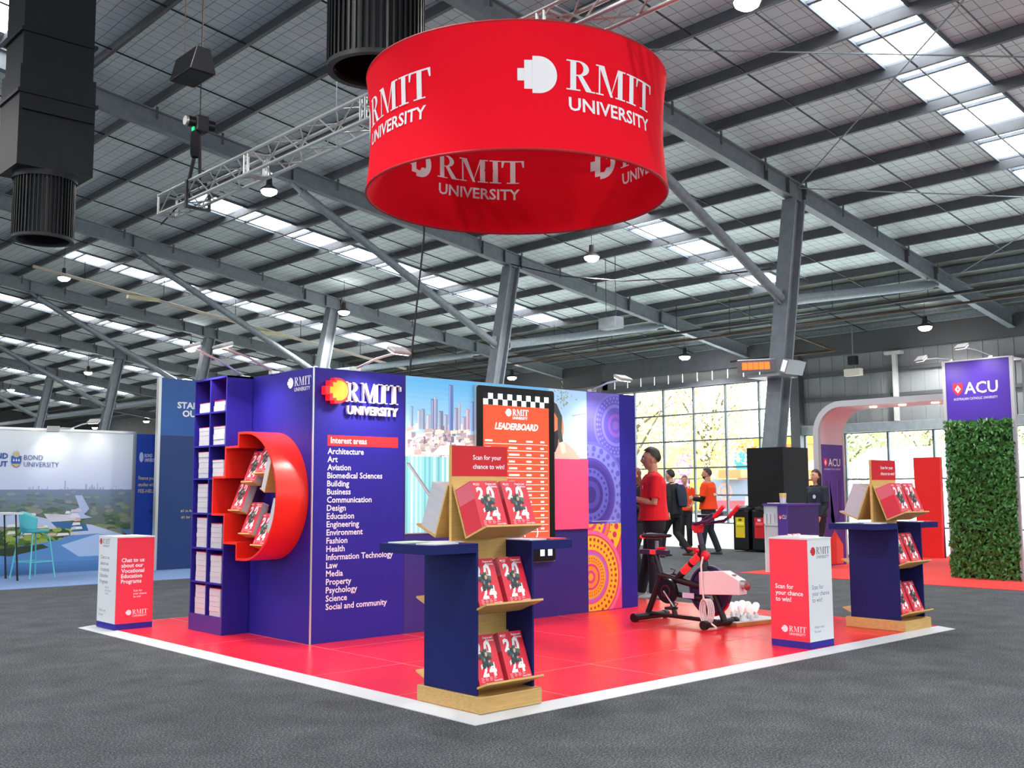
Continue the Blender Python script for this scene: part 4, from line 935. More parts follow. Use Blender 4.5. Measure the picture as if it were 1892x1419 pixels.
# board with light bulbs
bb = thing('bulb_board', 'flat wooden board holding white light bulbs beside the bike', 'board', (4.80,1.58,FZ), radians(-8))
MB().box(-.32,.32,-.24,.24,0,.035).build('board', mat('orange_ply',(186,118,66),.5,grain=(4,.15,(2,20,2))), bb); MB().box(-.31,.31,-.23,.23,.0355,.042).build('white_top', WHITE, bb)
BULB = mat('bulb_glass',(250,246,244),.15,emit=(255,250,248),es=.25); bs_ = [(4.80,1.69),(4.90,1.70),(5.02,1.72),(4.97,1.62),(4.87,1.54),(4.95,1.51),(4.64,1.47),(4.74,1.42)]
pos_l = ['back left','front left','rear left','centre','front right','rear right','far right','frontmost']
g1 = MB().lathe([(.010,.045),(.016,.06),(.030,.09),(.036,.11),(.032,.13),(.018,.143),(0,.147)], n=18).mesh('globe', BULB, True); g2 = MB().lathe([(.0,0),(.02,0),(.02,.03),(.012,.032),(.012,.055)], n=14).mesh('lamp_holder', WHITE, True)
for (x,y),pn in zip(bs_,pos_l):
    t = thing('light_bulb', f'white round light bulb, {pn} one on the wooden board by the bike', 'light bulb', (x,y,FZ+.0425), group='bulbs on the wooden board'); link('globe', g1, t); link('lamp_holder', g2, t)
o = MB().path([(.62,.34,.04),(.78,.60,.036),(.98,.72,.036),(1.10,.88,.036),(1.36,.95,.036)], .008, 6).build('floor_cable', mat('dark_red_cable',(84,18,24),.5), None, True); tag(o,'dark cable lying on the red floor behind the near brochure stand','cable')

# ================================================================== PEOPLE
def evalmesh(name, mb, mats, voxel=None, smooth=2):
    o = mb.build('tmp', None)
    if voxel: r = o.modifiers.new('r','REMESH'); r.mode = 'VOXEL'; r.voxel_size = voxel
    if smooth: s = o.modifiers.new('s','SMOOTH'); s.iterations = smooth; s.factor = .5
    dg = bpy.context.evaluated_depsgraph_get(); me = bpy.data.meshes.new_from_object(o.evaluated_get(dg)); me.name = name
    old = o.data; bpy.data.objects.remove(o); bpy.data.meshes.remove(old)
    me.materials.clear(); me.materials.append(mats); me.polygons.foreach_set('use_smooth',[True]*len(me.polygons)); return me
def headshape(n=30, m=22):
    """unit-scale head about 0.23 high, centre at origin, facing +x"""
    vs = []; fs = []
    for i in range(m+1):
        th_ = pi*i/m; z = -cos(th_)
        for k in range(n):
            a = 2*pi*k/n; x = sin(th_)*cos(a); y = sin(th_)*sin(a)
            X = x*.094; Y = y*.074; Z = z*.118
            if z < .1: t = min(1,(.1-z)/1.1); Y *= 1-.30*t; X = X*(1-.12*t)+.012*t if x > 0 else X*(1-.38*t)+.012*t
            if x < 0 and z > -.2: X *= 1.10
            if x > .3:
                f = max(0,x); g = math.exp(-(Y/.013)**2)
                X += .026*g*math.exp(-((Z+.022)/.016)**2)*f + .012*g*math.exp(-((Z-.002)/.02)**2)*f      # nose
                X += .006*math.exp(-((Z-.030)/.010)**2)*f                                                   # brow
                for s in (-1,1): X -= .010*math.exp(-((Y-s*.030)/.014)**2-((Z-.010)/.012)**2)*f             # eye sockets
                X += .006*math.exp(-(Y/.022)**2-((Z+.058)/.007)**2)*f + .009*math.exp(-(Y/.024)**2-((Z+.095)/.014)**2)*f - .004*math.exp(-(Y/.03)**2-((Z+.074)/.006)**2)*f
            vs.append((X,Y,Z))
    fs = [(i*n+k,i*n+(k+1)%n,(i+1)*n+(k+1)%n,(i+1)*n+k) for i in range(m) for k in range(n)]
    return vs, fs
HV, HF = headshape()
def finger_hand(mb, w, d, nrm, s, side, grip=.6):
    """palm and five curled fingers from wrist w along d; nrm = palm normal (towards which fingers curl)"""
    w,d,nrm = Vector(w),Vector(d).normalized(),Vector(nrm).normalized(); lat = d.cross(nrm).normalized()
    mb.loft([(w,lat*.026*s,nrm*.018*s),(w+d*.03*s,lat*.034*s,nrm*.017*s),(w+d*.07*s,lat*.042*s,nrm*.015*s),(w+d*.095*s,lat*.040*s,nrm*.012*s)],12)
    for i,L in enumerate((.070,.080,.075,.058)):
        b = w+d*.088*s+lat*(-.030+.020*i)*s*side; p = [b]; a = 0
        for q in (.42,.32,.26): a += grip*.9; p.append(p[-1]+(d*cos(a)+nrm*sin(a))*L*q*s)
        mb.path(p, [.0095*s,.009*s,.0085*s,.007*s], 7)
    b = w+d*.03*s-lat*.03*s*side; q = (-lat*side*.6+d*.7+nrm*.3).normalized(); mb.path([w+d*.02*s-lat*.02*s*side,b+q*.025*s,b+q*.05*s,b+(q+nrm*.5).normalized()*.072*s],[.012*s,.0115*s,.010*s,.008*s],7)
def person(label, loc, yaw, H, arms, legs=None, top=None, sleeves='short', bottom=(24,24,28), shoes=(30,30,32), hair=(30,22,18), long=False, skin=None, lean=0, headyaw=0, build=1.0, beard=False, extra=None, hs=1.0):
    s = H/1.78; skin = skin or SKIN; b_ = build
    t = thing('person', label, 'person', loc, yaw)
    L = Matrix.Translation((0,0,.95*s)) @ Matrix.Rotation(lean,4,'Y') @ Matrix.Translation((0,0,-.95*s))
    P = lambda x,y,z: L @ Vector((x*s,y*s,z*s)) if z > .95 else Vector((x*s,y*s,z*s))
    sh = {1:P(-.01,.185*b_,1.44), -1:P(-.01,-.185*b_,1.44)}
    legs = legs or {1:((.10,.09,.50),(.0,.10,.085)), -1:((.05,-.09,.50),(-.02,-.10,.085))}
    mb = MB()
    # torso, neck, limbs of the continuous body
    mb.loft([(P(0,0,z),(L.to_3x3()@Vector((a*s*b_,0,0))),(0,c*s*b_,0)) for z,a,c in ((.88,.09,.13),(.98,.105,.155),(1.1,.10,.14),(1.25,.11,.155),(1.38,.115,.175),(1.45,.085,.15),(1.495,.055,.07),(1.52,.05,.055),(1.60,.05,.052))], 18)
    for k in (1,-1):
        e,wv = [P(*q) for q in arms[k][:2]]
        mb.path([sh[k],sh[k].lerp(e,.5),e,e.lerp(wv,.35),wv],[.055*s,.047*s,.040*s,.040*s,.026*s],12)
        dn = (wv-e).normalized(); nr = arms[k][2] if len(arms[k]) > 2 else (0,-k,0); finger_hand(mb, wv-dn*.005, dn, Vector(nr)-dn*Vector(nr).dot(dn), s, k)
        kn,an = [P(*q) for q in legs[k]]
        hp = P(0,.09,.92) if k > 0 else P(0,-.09,.92); mb.path([hp,hp.lerp(kn,.5),kn,kn.lerp(an,.35),an],[.085*s,.075*s,.055*s,.055*s,.037*s],12)
    hd = Matrix.Translation(P(.025,0,1.665)) @ Matrix.Rotation(headyaw,4,'Z') @ Matrix.Scale(s*hs,4)
    mb.add([hd@Vector(v) for v in HV], HF)
    for k in (1,-1): mb.ball(hd@Vector((-.005,k*.072,-.008)),(.018*s,.012*s,.032*s),10,8)
    link('body', evalmesh('body', mb, skin, .0085*s, 2), t)
    # face details
    for k in (1,-1):
        ey = MB().ball(hd@Vector((.079,k*.030,.010)), .010*s, 10, 8).build('eye', mat('eye_white',(235,230,226),.3), t, True); MB().ball(hd@Vector((.0868,k*.030,.010)), .0045*s, 8, 6).build('iris', mat('iris_brown',(46,30,22),.3), ey, True)
        MB().path([hd@Vector((.090,k*.016,.033)),hd@Vector((.090,k*.032,.038)),hd@Vector((.080,k*.046,.033))], .0045*s, 6).build('eyebrow', mat('brow_%d_%d_%d'%hair,hair,.8), t, True)
    MB().path([hd@Vector((.084,-.022,-.066)),hd@Vector((.094,-.008,-.064)),hd@Vector((.094,.008,-.064)),hd@Vector((.084,.022,-.066))], .0055*s, 6).build('mouth', mat('lips',(176,92,84),.5), t, True)
    # hair
    HM_ = mat('hair_%d_%d_%d'%hair, hair, .55, noise=(60,.3))
    rnd_ = random.Random(len(label)); kv = []
    for (x,y,z) in HV:
        k = 1.10+.02*rnd_.random()+(.06 if (z > .05 and not long) else .02); kv.append((x*k-.004,y*k,z*k+.004))
    line = lambda v: v[2] > (.045+.35*v[0] if v[0] > .02 else (.02+.9*v[0] if not long else -.2))
    keep = [f for f in HF if all(line(HV[i]) for i in f)]
    hm_ = MB(); hm_.add([hd@Vector(v) for v in kv], keep)
    if long:
        hm_.loft([(hd@Vector((-.045,0,z)),(.055*s*w_,0,0),(0,.085*s*w_,0)) for z,w_ in ((.05,1),(-.05,1.1),(-.13,1.05),(-.20,.9),(-.25,.4))], 14)
    hm_.build('hair', HM_, t, True)
    if beard: 
        bv = [(x*1.03,y*1.03,z*1.03) for x,y,z in HV]; kb = [f for f in HF if all(HV[i][2] < -.035 and HV[i][0] > -.03 and HV[i][2] > -.118 for i in f)]; MB().add([hd@Vector(v) for v in bv], kb).build('beard', HM_, t, True)
    # shirt or jacket
    tm = top; mb = MB(); g = .018*s; zb = .93 if sleeves != 'jacket' else .86
    mb.loft([(P(0,0,z),(L.to_3x3()@Vector((a*s*b_+g,0,0))),(0,c*s*b_+g,0)) for z,a,c in ((zb,.145,.18),(1.02,.135,.17),(1.12,.122,.158),(1.25,.118,.16),(1.38,.118,.178),(1.455,.085,.15),(1.49,.055,.068))], 22)
    for k in (1,-1):
        e,wv = [P(*q) for q in arms[k][:2]]; mb.path([sh[k]+Vector((0,-k*.05*s,.01*s)),sh[k],sh[k].lerp(e,.45),sh[k].lerp(e,.78)],[.07*s,.074*s,.07*s,.072*s],12)
        if sleeves in ('long','jacket'): mb.path([sh[k].lerp(e,.6),e,e.lerp(wv,.5),e.lerp(wv,.93)],[.062*s,.058*s,.052*s,.042*s],12)
    me = evalmesh('shirt', mb, tm, .011*s, 2); link({'short':'shirt','long':'shirt','jacket':'jacket'}[sleeves], me, t)
    cm_ = MB().path([P(.045*cos(a)+.01,.058*sin(a),1.505+.018*cos(a+pi)) for a in [2*pi*i/20 for i in range(20)]], .017*s, 8, True); cm_.build('collar', tm, t, True)
    # trousers
    mb = MB(); mb.loft([(P(0,0,z),(a*s*b_+.012,0,0),(0,c*s*b_+.012,0)) for z,a,c in ((.80,.10,.15),(.88,.112,.165),(.97,.112,.16),(1.0,.108,.155))], 20)
    for k in (1,-1):
        kn,an = [P(*q) for q in legs[k]]; hp = P(0,.085*k,.90); mb.path([hp,hp.lerp(kn,.5),kn,kn.lerp(an,.5),an+Vector((0,0,-.02*s))],[.098*s,.092*s,.076*s,.070*s,.066*s],14)
    link('trousers', evalmesh('trousers', mb, mat('cloth_%d_%d_%d'%bottom,bottom,.8), .012*s, 2), t)
    for k in (1,-1):
        an = P(*legs[k][1]); z0 = an.z-.085*s; sd = Vector((1,0,0))
        MB().loft([((an.x+x*s,an.y,z0+h*.5*s),(0,w_*s,0),(0,0,h*.5*s)) for x,w_,h in ((-.075,.02,.05),(-.065,.036,.075),(-.02,.040,.095),(.06,.044,.075),(.13,.046,.055),(.175,.034,.045),(.195,.012,.03))], 14).build('shoe', mat('shoe_%d_%d_%d'%shoes,shoes,.6), t, True)
    if extra: extra(t, P, s)
    return t
REDPOLO = mat('red_polo',(236,22,38),.85,bump=(200,.1)); ORANGE = mat('orange_tee',(244,70,16),.85); DARKJ = mat('dark_jacket',(24,26,30),.8); NAVYJ = mat('navy_top',(26,38,52),.8)
bent = lambda k: ((.02,.23*k,1.13),(.25,.17*k,1.20),(0,-k,.3))
def polo_mark(t,P,s):
    for z in (1.42,1.36): MB().ball(P(.138,0,z),.006*s,8,6).build('button', WHITE, t, True)
    MB().box(-.002,.002,-.022*s,.022*s,-.02*s,.02*s,Matrix.Translation(P(.14,.085,1.33))).build('chest_logo', WHITE, t)
person('man in red polo and dark trousers standing in profile beside the booth wall', (6.25,3.88,0), radians(137), 1.83, {1:bent(1),-1:bent(-1)}, {1:((.02,.09,.50),(.02,.11,.085)),-1:((.06,-.09,.50),(.16,-.12,.085))}, REDPOLO, hair=(34,26,22), shoes=(206,204,202), skin=SKIND, extra=polo_mark, build=1.18, hs=1.1)
person('woman with reddish hair half hidden behind the man in red', (7.95,5.62,0), radians(160), 1.66, {1:bent(1),-1:bent(-1)}, None, DARKJ, 'long', hair=(120,66,40), long=True)
def pack(t,P,s):
    MB().loft([(P(-.22,0,z),(.075*s*w_,0,0),(0,.13*s*w_,0)) for z,w_ in ((1.0,.5),(1.03,1),(1.2,1.1),(1.38,1),(1.46,.5))], 16).build('backpack', mat('navy_backpack',(30,46,66),.8), t, True)
person('person in dark jacket with navy backpack walking away behind the bike', (12.7,8.72,0), radians(96), 1.74, {1:((-.06,.24,1.14),(-.02,.24,.90)),-1:((.05,-.24,1.15),(.18,-.20,.95))}, {1:((.22,.09,.50),(.26,.10,.085)),-1:((.02,-.09,.50),(-.30,-.10,.13))}, DARKJ, 'jacket', hair=(32,28,28), bottom=(20,22,26), shoes=(96,64,38), lean=.10, extra=pack)
def teeprint(t,P,s):
    MB().box(-.003,.003,-.06*s,.06*s,0,.09*s,Matrix.Translation(P(.142,0,1.22))).build('chest_print', mat('green_print',(150,200,60),.7), t)
person('woman in orange t-shirt facing the camera near the glass wall', (15.5,10.65,0), radians(220), 1.66, {1:((.02,.22,1.16),(.17,.14,1.05)),-1:((-.02,-.22,1.14),(.03,-.22,.9))}, None, ORANGE, hair=(92,70,54), skin=SKIN, extra=teeprint)
def backprint(t,P,s):
    MB().box(-.003,.003,-.10*s,.10*s,0,.05*s,Matrix.Translation(P(-.165,0,1.22))).build('back_print', mat('white_print',(246,220,206),.7), t)
    for k in (1,-1):
        e,wv = P(.04,.27*k,1.13),P(.26,.20*k,1.16); MB().path([e+Vector((-.03,0,.07)),e,e.lerp(wv,.85)],[.06*s,.058*s,.05*s],10).build('undershirt_sleeve', BLACKF, t, True)
person('bearded man in orange t-shirt over black sleeves seen from behind', (14.05,8.9,0), radians(106), 1.78, {1:((.04,.27,1.13),(.26,.20,1.16)),-1:((.04,-.27,1.13),(.26,-.20,1.16))}, {1:((.06,.10,.50),(.12,.12,.085)),-1:((.0,-.10,.50),(-.16,-.14,.085))}, ORANGE, hair=(52,44,40), bottom=(34,40,52), shoes=(80,84,96), skin=SKIND, headyaw=.25, build=1.22, beard=True, extra=backprint)
def badge(t,P,s):
    MB().lathe([(0,0),(.035,0),(.035,.004),(0,.005)],P(.135,.07,1.30),14,'X').build('name_badge', WHITE, t, True)
person('dark haired woman in navy top standing behind the purple counter', (12.0,5.08,0), radians(165), 1.66, {1:((.0,.21,1.13),(.12,.17,.92)),-1:((.0,-.21,1.13),(.12,-.17,.92))}, None, NAVYJ, 'long', hair=(40,24,22), long=True, extra=badge)
# ================================================================== RIGHT: PURPLE BOOTH, BINS
PUR = (84,50,150)
PURM = mat('purple_laminate',PUR,.45); PURD = mat('deep_purple_laminate',(50,34,110),.45); LGREY = mat('grey_frame',(190,192,196),.4,.3)
o = MB().box(10.35,16.6,-.5,5.55,0,.006).build('red_carpet', mat('red_carpet_pile',(222,58,54),.95,bump=(120,.3))); tag(o,'flat red carpet under the purple booth at right','carpet')
def shield(p,a,b,s):
    p.poly([(a-.5*s,b+.6*s),(a+.5*s,b+.6*s),(a+.5*s,b-.1*s),(a+.3*s,b-.45*s),(a,b-.65*s),(a-.3*s,b-.45*s),(a-.5*s,b-.1*s)],(226,34,48)); p.poly([(a,b+.42*s),(a+.3*s,b),(a,b-.42*s),(a-.3*s,b)],W_); p.poly([(a,b+.3*s),(a+.05*s,b),(a,b-.3*s),(a-.05*s,b)],(226,34,48)); p.poly([(a-.2*s,b),(a,b+.05*s),(a+.2*s,b),(a,b-.05*s)],(226,34,48))
# tower with leaf wall
tw = thing('sign_tower', 'tall purple sign tower with a lower half of green leaves', 'sign tower', (11.75,2.17,.006))
for y in (-.505,.505): MB().box(0,.05,y-.025,y+.025,0,3.265).build('post', LGREY, tw)
MB().box(.45,.50,-.53,-.48,0,3.265).build('post', LGREY, tw)
twp = MB().box(.01,.04,-.48,.48,2.32,3.25).build('purple_panel', mat('vivid_purple',(76,42,170),.45), tw); MB().box(.02,.04,-.48,.48,.01,2.32).build('backing_panel', mat('leaf_backing',(22,46,20),.9), tw); MB().box(0,.5,-.48,.48,3.25,3.27).build('cap', LGREY, tw)
p = Pr((.008,.48,0),(0,-1,0)); shield(p,.18,2.83,.15); p.text('ACU',.28,2.755,.165,W_,.50,.015); p.text('AUSTRALIAN CATHOLIC UNIVERSITY',.11,2.66,.035,(226,222,240),.66,.006); p.build('tower_lettering', twp)
lf = MB(); r = random.Random(11)
for i in range(4200):
    y = r.uniform(-.50,.50); z = r.uniform(.02,2.35); x = -r.uniform(.0,.10); a = r.uniform(0,6.28); L_f = r.uniform(.028,.052); tl = r.uniform(-.9,.9)
    u = Vector((-abs(sin(tl))*.8,cos(a),sin(a))).normalized()*L_f; v = Vector((r.uniform(-.5,.1),-sin(a),cos(a))).normalized()*L_f*.42; c = Vector((x,y,z))
    lf.add([c-u*.9,c+v-u*.1,c+u,c-v-u*.1],[(0,1,2,3)])
m_ = mat('plastic_leaves',(52,112,40),.45,noise=(30,.5)); o = lf.build('foliage', m_, tw, fix=False); o['kind'] = 'stuff'
sp_ = thing('side_panel_wall', 'purple and photo side panel at the right picture edge', 'panel', (12.27,1.64,.006))
spp = MB().box(0,1.6,0,.04,2.32,3.25).build('purple_panel', PURM, sp_); MB().box(0,1.6,0,.04,.0,2.32).build('photo_panel', mat('pale_photo',(176,190,210),.5,noise=(2.5,.35)), sp_); MB().box(1.6,1.64,0,.05,0,3.26).build('post', LGREY, sp_)
p = Pr((0,-.001,0)); shield(p,.25,2.8,.15); p.build('panel_shield', spp)
flood((11.78,2.55,3.27),(11.2,2.75,3.27),(11.75,2.5,2.6),'arm floodlight with glowing lens at the left of the purple tower',14)
flood((11.78,1.95,3.27),(11.25,2.15,3.40),(11.75,2.0,2.7),'arm floodlight above the purple tower lettering',14)
# arch
ar = thing('booth_arch', 'grey edged purple arch with small downlights over the booth', 'arch', (12.9,5.3,.006))
def archring(off):
    P = [(.0+off,0),(.0+off,2.30)]; cy,cz,R = -.45,2.30,.45+off
    P += [(cy+R*cos(radians(a)),cz+R*sin(radians(a))) for a in range(10,91,10)]
    return P+[(-3.0,2.75+off)]
A1,A2 = archring(0),archring(.10); n = len(A1)
for nm,x0,x1,m_ in (('front_edge',-.45,-.36,LGREY),('rear_edge',.36,.42,LGREY)):
    mb = MB(); vs = [(x,y,z) for x in (x0,x1) for ring in (A1,A2) for y,z in ring]
    fs = []
    for i in range(n-1): fs += [(i,i+1,n+i+1,n+i),(2*n+i+1,2*n+i,3*n+i,3*n+i+1),(i+1,i,2*n+i,2*n+i+1),(n+i,n+i+1,3*n+i+1,3*n+i)]
    mb.add(vs,fs).build(nm, m_, ar, True)
mb = MB(); vs = [(x,y-.004,z-.004) for x in (-.36,.36) for y,z in A1]; 
vl = [(x,y,z) for x in (-.36,.36) for y,z in A1 if z <= 2.0] 
lgp = mb.box(-.36,.36,.0,.08,0,2.12).build('leg_panel', PURM, ar)
mb = MB(); q = [(0,2.12)]+A1[1:]; k = len(q)
mb.add([(x,y,z) for x in (-.36,.36) for y,z in q]+[(x,y+.06*(z<2.74),z+.06) for x in (-.36,.36) for y,z in q],[(i,i+1,k+i+1,k+i) for i in range(k-1)]+[(2*k+i+1,2*k+i,3*k+i,3*k+i+1) for i in range(k-1)]).build('soffit', mat('pink_soffit',(216,200,206),.5), ar, True)
p = Pr((-.36,-.002,0)); shield(p,.13,1.80,.12); p.text('ACU',.22,1.74,.13,W_,.40,.012); p.text('AUSTRALIAN CATHOLIC UNIVERSITY',.08,1.67,.03,(226,222,240),.55,.005)
for c_,w_ in (((98,72,180),.20),((72,44,132),.13)):
    for s in (-1,1): p.poly([(.36+s*.22-w_/2,1.5),(.36+s*.22+w_/2,1.5),(.36+s*.2+w_/2,.95),(.36+w_/2*s,.62),(.36-w_*.2*s,.62),(.36+s*.2-w_/2,.95)],c_)
p.poly([(.1,.02),(.62,.02),(.62,.35),(.36,.62),(.1,.35)],(232,66,58)); p.poly([(.40,.02),(.62,.02),(.62,.35),(.40,.52)],(244,90,70)); p.build('leg_print', lgp)
for y in (-.85,-1.38,-1.95): o = MB().lathe([(0,0),(.06,0),(.06,.015),(0,.015)],(-.05,y,2.732),16).build('downlight', mat('warm_downlight',(255,240,220),.4,emit=(255,226,190),es=9), ar, True)
# counter
ct_ = thing('purple_counter', 'purple counter with an open white cubby at its end', 'counter', (10.72,4.86,.006))
MB().box(.03,.95,0,.42,0,1.07).build('body', PURD, ct_); MB().box(-.02,.97,-.02,.44,1.07,1.10).build('top', PURM, ct_)
MB().box(0,.03,0,.17,0,1.07).build('end_panel', PURM, ct_); MB().box(-.01,.03,.17,.42,.75,.77).box(.028,.03,.17,.42,0,1.07).box(-.01,.03,.41,.42,0,1.07).build('cubby', WHITE, ct_)
p = Pr((-.001,.17,0),(0,-1,0)); shield(p,.05,.88,.06); p.text('CU',.085,.86,.06,W_,.075,.01); p.build('counter_logo', ct_)
for k in range(3): o = MB().box(-.008,.024,0,.05,0,.16).build('leaflet', WHITE, None, loc=(10.72,5.10+.07*k,.778)); tag(o,f'white leaflet standing in the counter cubby, {("nearest","middle","rearmost")[k]} one','leaflet','leaflets in the cubby')
t = thing('paper_cup', 'tall white and yellow paper cup on the purple counter', 'cup', (10.92,5.05,1.107)); MB().lathe([(0,0),(.045,0),(.055,.10)],n=16).build('cup', WHITE, t, True); MB().lathe([(.055,.10),(.058,.17),(.05,.17)],n=16).build('band', mat('yellow_band',(232,206,120),.5), t, True)
o = MB().box(-.14,.14,-.1,.1,0,.012).build('flyer_stack', WHITE, None, loc=(10.98,5.2,1.107)); tag(o,'white papers lying on the purple counter','papers')
# red tall sign
t = thing('red_totem', 'tall plain red totem sign behind the far brochure stand', 'sign', (16.0,5.08,.006)); MB().prism([(-.24,0),(.24,0),(.27,1.95),(-.27,1.95)],(0,0,0),(0,1,0),(0,0,1),(.1,0,0)).build('red_face', mat('bright_red',(232,20,16),.5), t); MB().box(.1,.14,-.25,.25,0,1.93).build('back', NAVYD, t)
# black column cladding and bins
t = thing('column_wrap', 'tall black fabric box around the foot of the near column', 'box', (16.45,8.76,0)); 
for a in ((-.5,-.48,-.47,.47),(.48,.5,-.47,.47),(-.48,.48,-.47,-.45),(-.48,.48,.45,.47)): MB().box(*a,0,2.27).build('side', BLACKF, t)
def bin_(y, c, label, lines):
    t = thing('waste_bin', label, 'bin', (15.6,y,0)); MB().box(-.24,.24,-.2,.2,.03,.9).build('body', BLACKP, t, bevel=.03); MB().loft([((0,0,z),(.25*w_,0,0),(0,.21*w_,0)) for z,w_ in ((.9,1.08),(.95,1.05),(.99,.7),(1.0,.2))],20).build('lid', BLACKP, t, True)
    p = Pr((-.2415,.13,0),(0,-1,0)); p.rect(0,.3,.24,.74,c); p.rect(.02,.53,.22,.55,tuple(int(v*.7) for v in c)); p.rect(.03,.58,.21,.64,tuple(min(255,v+70) for v in c)); p.rect(.08,.66,.16,.71,W_ if c[1] < 100 else (90,80,20)); p.build('poster', t)
    for s in (-1,1): MB().tube((.2,s*.15,.05),(.2,s*.19,.05),.05,12).build('wheel', BLACK, t, True)
bin_(9.03,(236,212,20),'black wheelie bin with a yellow poster',0); bin_(8.54,(214,24,36),'black wheelie bin with a red poster',0)
t = thing('ceiling_projector', 'small grey box lamp hanging under the low roof', 'lamp', (29.6,14.2,5.3)); MB().box(-.12,.12,-.3,.3,0,.25).build('housing', mat('cream_box',(206,202,190),.5), t); MB().box(-.1,.1,-.15,.15,.4,.7).build('ballast', BLACK, t); MB().tube((0,0,.25),(0,0,1.75),.02,6).build('rod', GALV, t)

# ================================================================== LEFT: AERIAL PHOTO BOOTH
o = MB().box(-4,5.2,10.9,13.6,0,.006).build('blue_carpet', mat('blue_carpet_pile',(120,150,196),.95,bump=(120,.3))); tag(o,'flat pale blue carpet of the left booth','carpet')
pw = thing('photo_wall', 'white booth wall with an aerial river landscape print', 'booth wall', (0,13.6,.006))
MB().box(-4,3.70,0,.05,0,2.36).build('panel', mat('white_panel',(222,228,232),.5), pw)
for x in (1.05,3.70): MB().box(x-.02,x+.02,-.012,.06,0,2.38).build('upright', ALU, pw)
MB().box(-4,3.72,-.015,.06,2.36,2.40).build('top_rail', ALU, pw)
p = Pr((0,-.002,0)); r = random.Random(9)
p.grad(-4,1.36,3.68,2.36,(196,206,232),(226,234,234),14)
for i in range(60):
    x = r.uniform(1.8,3.5); p.rect(x,1.34,x+r.uniform(.01,.025),1.39+.12*max(0,r.random()-.55),(160,170,206)); p.k -= 1
p.k += 1
p.rect(2.52,1.36,2.545,1.53,(160,170,206)); p.rect(2.87,1.36,2.90,1.47,(158,168,204)); p.rect(2.97,1.36,3.0,1.46,(158,168,204)); p.rect(3.07,1.36,3.09,1.48,(158,168,204))
p.grad(-4,.0,3.68,1.38,(62,116,172),(128,150,184),10)
p.grad(-4,.75,3.68,1.37,(96,112,92),(120,140,164),8)
G = [(74,98,58),(92,116,70),(54,78,50),(120,140,86),(60,84,66),(132,136,110)]
for i in range(420):
    z = .5+(r.random()**1.4)*.85; d = (1.38-z); x = r.uniform(-1.2,3.6); w = r.uniform(.04,.16)*(.4+d); c = r.choice(G); f = max(0,1-d*1.6)*.7; c = tuple(int(c[j]*(1-f)+(150,160,190)[j]*f) for j in range(3))
    p.disc(x,z,w,c,7,w*.45)
p.poly([(2.70,1.28),(2.82,1.28),(2.95,1.05),(2.86,.96),(3.0,.90),(2.5,.86),(2.62,1.0),(2.78,1.08)],(176,190,222))
p.poly([(1.0,.92),(1.9,.98),(2.5,.84),(3.0,.78),(3.6,.58),(3.68,.40),(2.9,.55),(2.4,.72),(1.6,.78),(.9,.8)],(186,200,226))
p.poly([(2.3,.86),(2.9,.80),(2.95,.68),(2.5,.66)],(52,104,150)); p.poly([(2.2,.98),(2.7,.95),(2.75,.86),(2.3,.84)],(206,206,214))
for i in range(120):
    z = r.uniform(.42,.72); x = r.uniform(.8,2.6)-(.7-z)*.6; w = r.uniform(.05,.12); p.disc(x,z,w,r.choice([(86,120,40),(120,150,50),(60,92,40),(150,170,80),(52,76,36)]),7,w*.5)
for i in range(40):
    z = r.uniform(.55,1.0); x = r.uniform(.8,2.7); w = r.uniform(.08,.22); p.poly([(x,z),(x+w,z+.01),(x+w*.9,z+.05),(x+.02,z+.05)],r.choice([(226,220,224),(206,196,200),(236,232,226),(214,180,164)]))
p.poly([(.9,.50),(1.6,.40),(2.5,.55),(2.6,.60),(3.1,.63),(3.68,.50),(3.68,.0),(-4,.0),(-4,.3)],(92,142,196)); p.poly([(1.0,.36),(1.7,.30),(2.3,.42),(2.2,.48),(1.5,.42)],(46,66,38))
p.poly([(2.5,.45),(3.1,.62),(3.68,.5),(3.68,.25),(2.8,.25)],(168,194,226)); p.grad(-4,.0,3.68,.18,(70,116,168),(84,134,190),3)
NB = (46,66,128)
p.text('STAND',1.60,1.885,.085,(40,84,150),None,.03,'R'); p.text('OUT',1.60,1.755,.085,(40,84,150),None,.03,'R')
p.text('BOND',1.85,1.868,.08,NB,.30,-.004); p.text('UNIVERSITY',1.85,1.755,.08,NB,.56,-.004)
p.poly([(1.65,1.93),(1.81,1.93),(1.81,1.83),(1.78,1.77),(1.73,1.735),(1.68,1.77),(1.65,1.83)],(56,96,170)); p.poly([(1.66,1.80),(1.80,1.80),(1.73,1.74)],(206,180,110)); p.disc(1.73,1.955,.05,(200,186,150),12)
for x in (1.69,1.73,1.77): p.poly([(x-.014,1.85),(x,1.89),(x+.014,1.85),(x,1.84)],(226,232,240))
p.build('aerial_print', pw)
dp = thing('display_door', 'narrow blue door panel with gold lettering and a handle', 'door', (3.74,13.6,.006)); BLU = mat('royal_blue',(34,66,158),.45)
dlf = MB().box(0,.42,0,.05,0,2.36).build('leaf', BLU, dp); MB().box(-.015,.0,-.01,.05,0,2.38).build('jamb', ALU, dp)
MB().box(.33,.39,-.03,0,.98,1.03).box(.24,.39,-.05,-.03,1.0,1.02).build('handle', CHROME, dlf); MB().box(.35,.37,-.03,0,.86,.92).build('lock', CHROME, dlf)
p = Pr((0,-.002,0)); p.text('BOND',.16,1.95,.06,W_,.14,0); p.text('UNIVERSITY',.16,1.87,.06,W_,.22,0); p.disc(.10,1.95,.04,(170,190,230),10,.09)
for i,s in enumerate(('Finance your','studies with','FEE-HELP')): p.text(s,.06,1.55-.115*i,.062,(214,190,120),.31,.008)
p.build('door_lettering', dlf)
tp = thing('tall_blue_panel', 'tall blue panel headed STAND OUT beside the navy bookcase', 'sign panel', (3.86,12.9,.006))
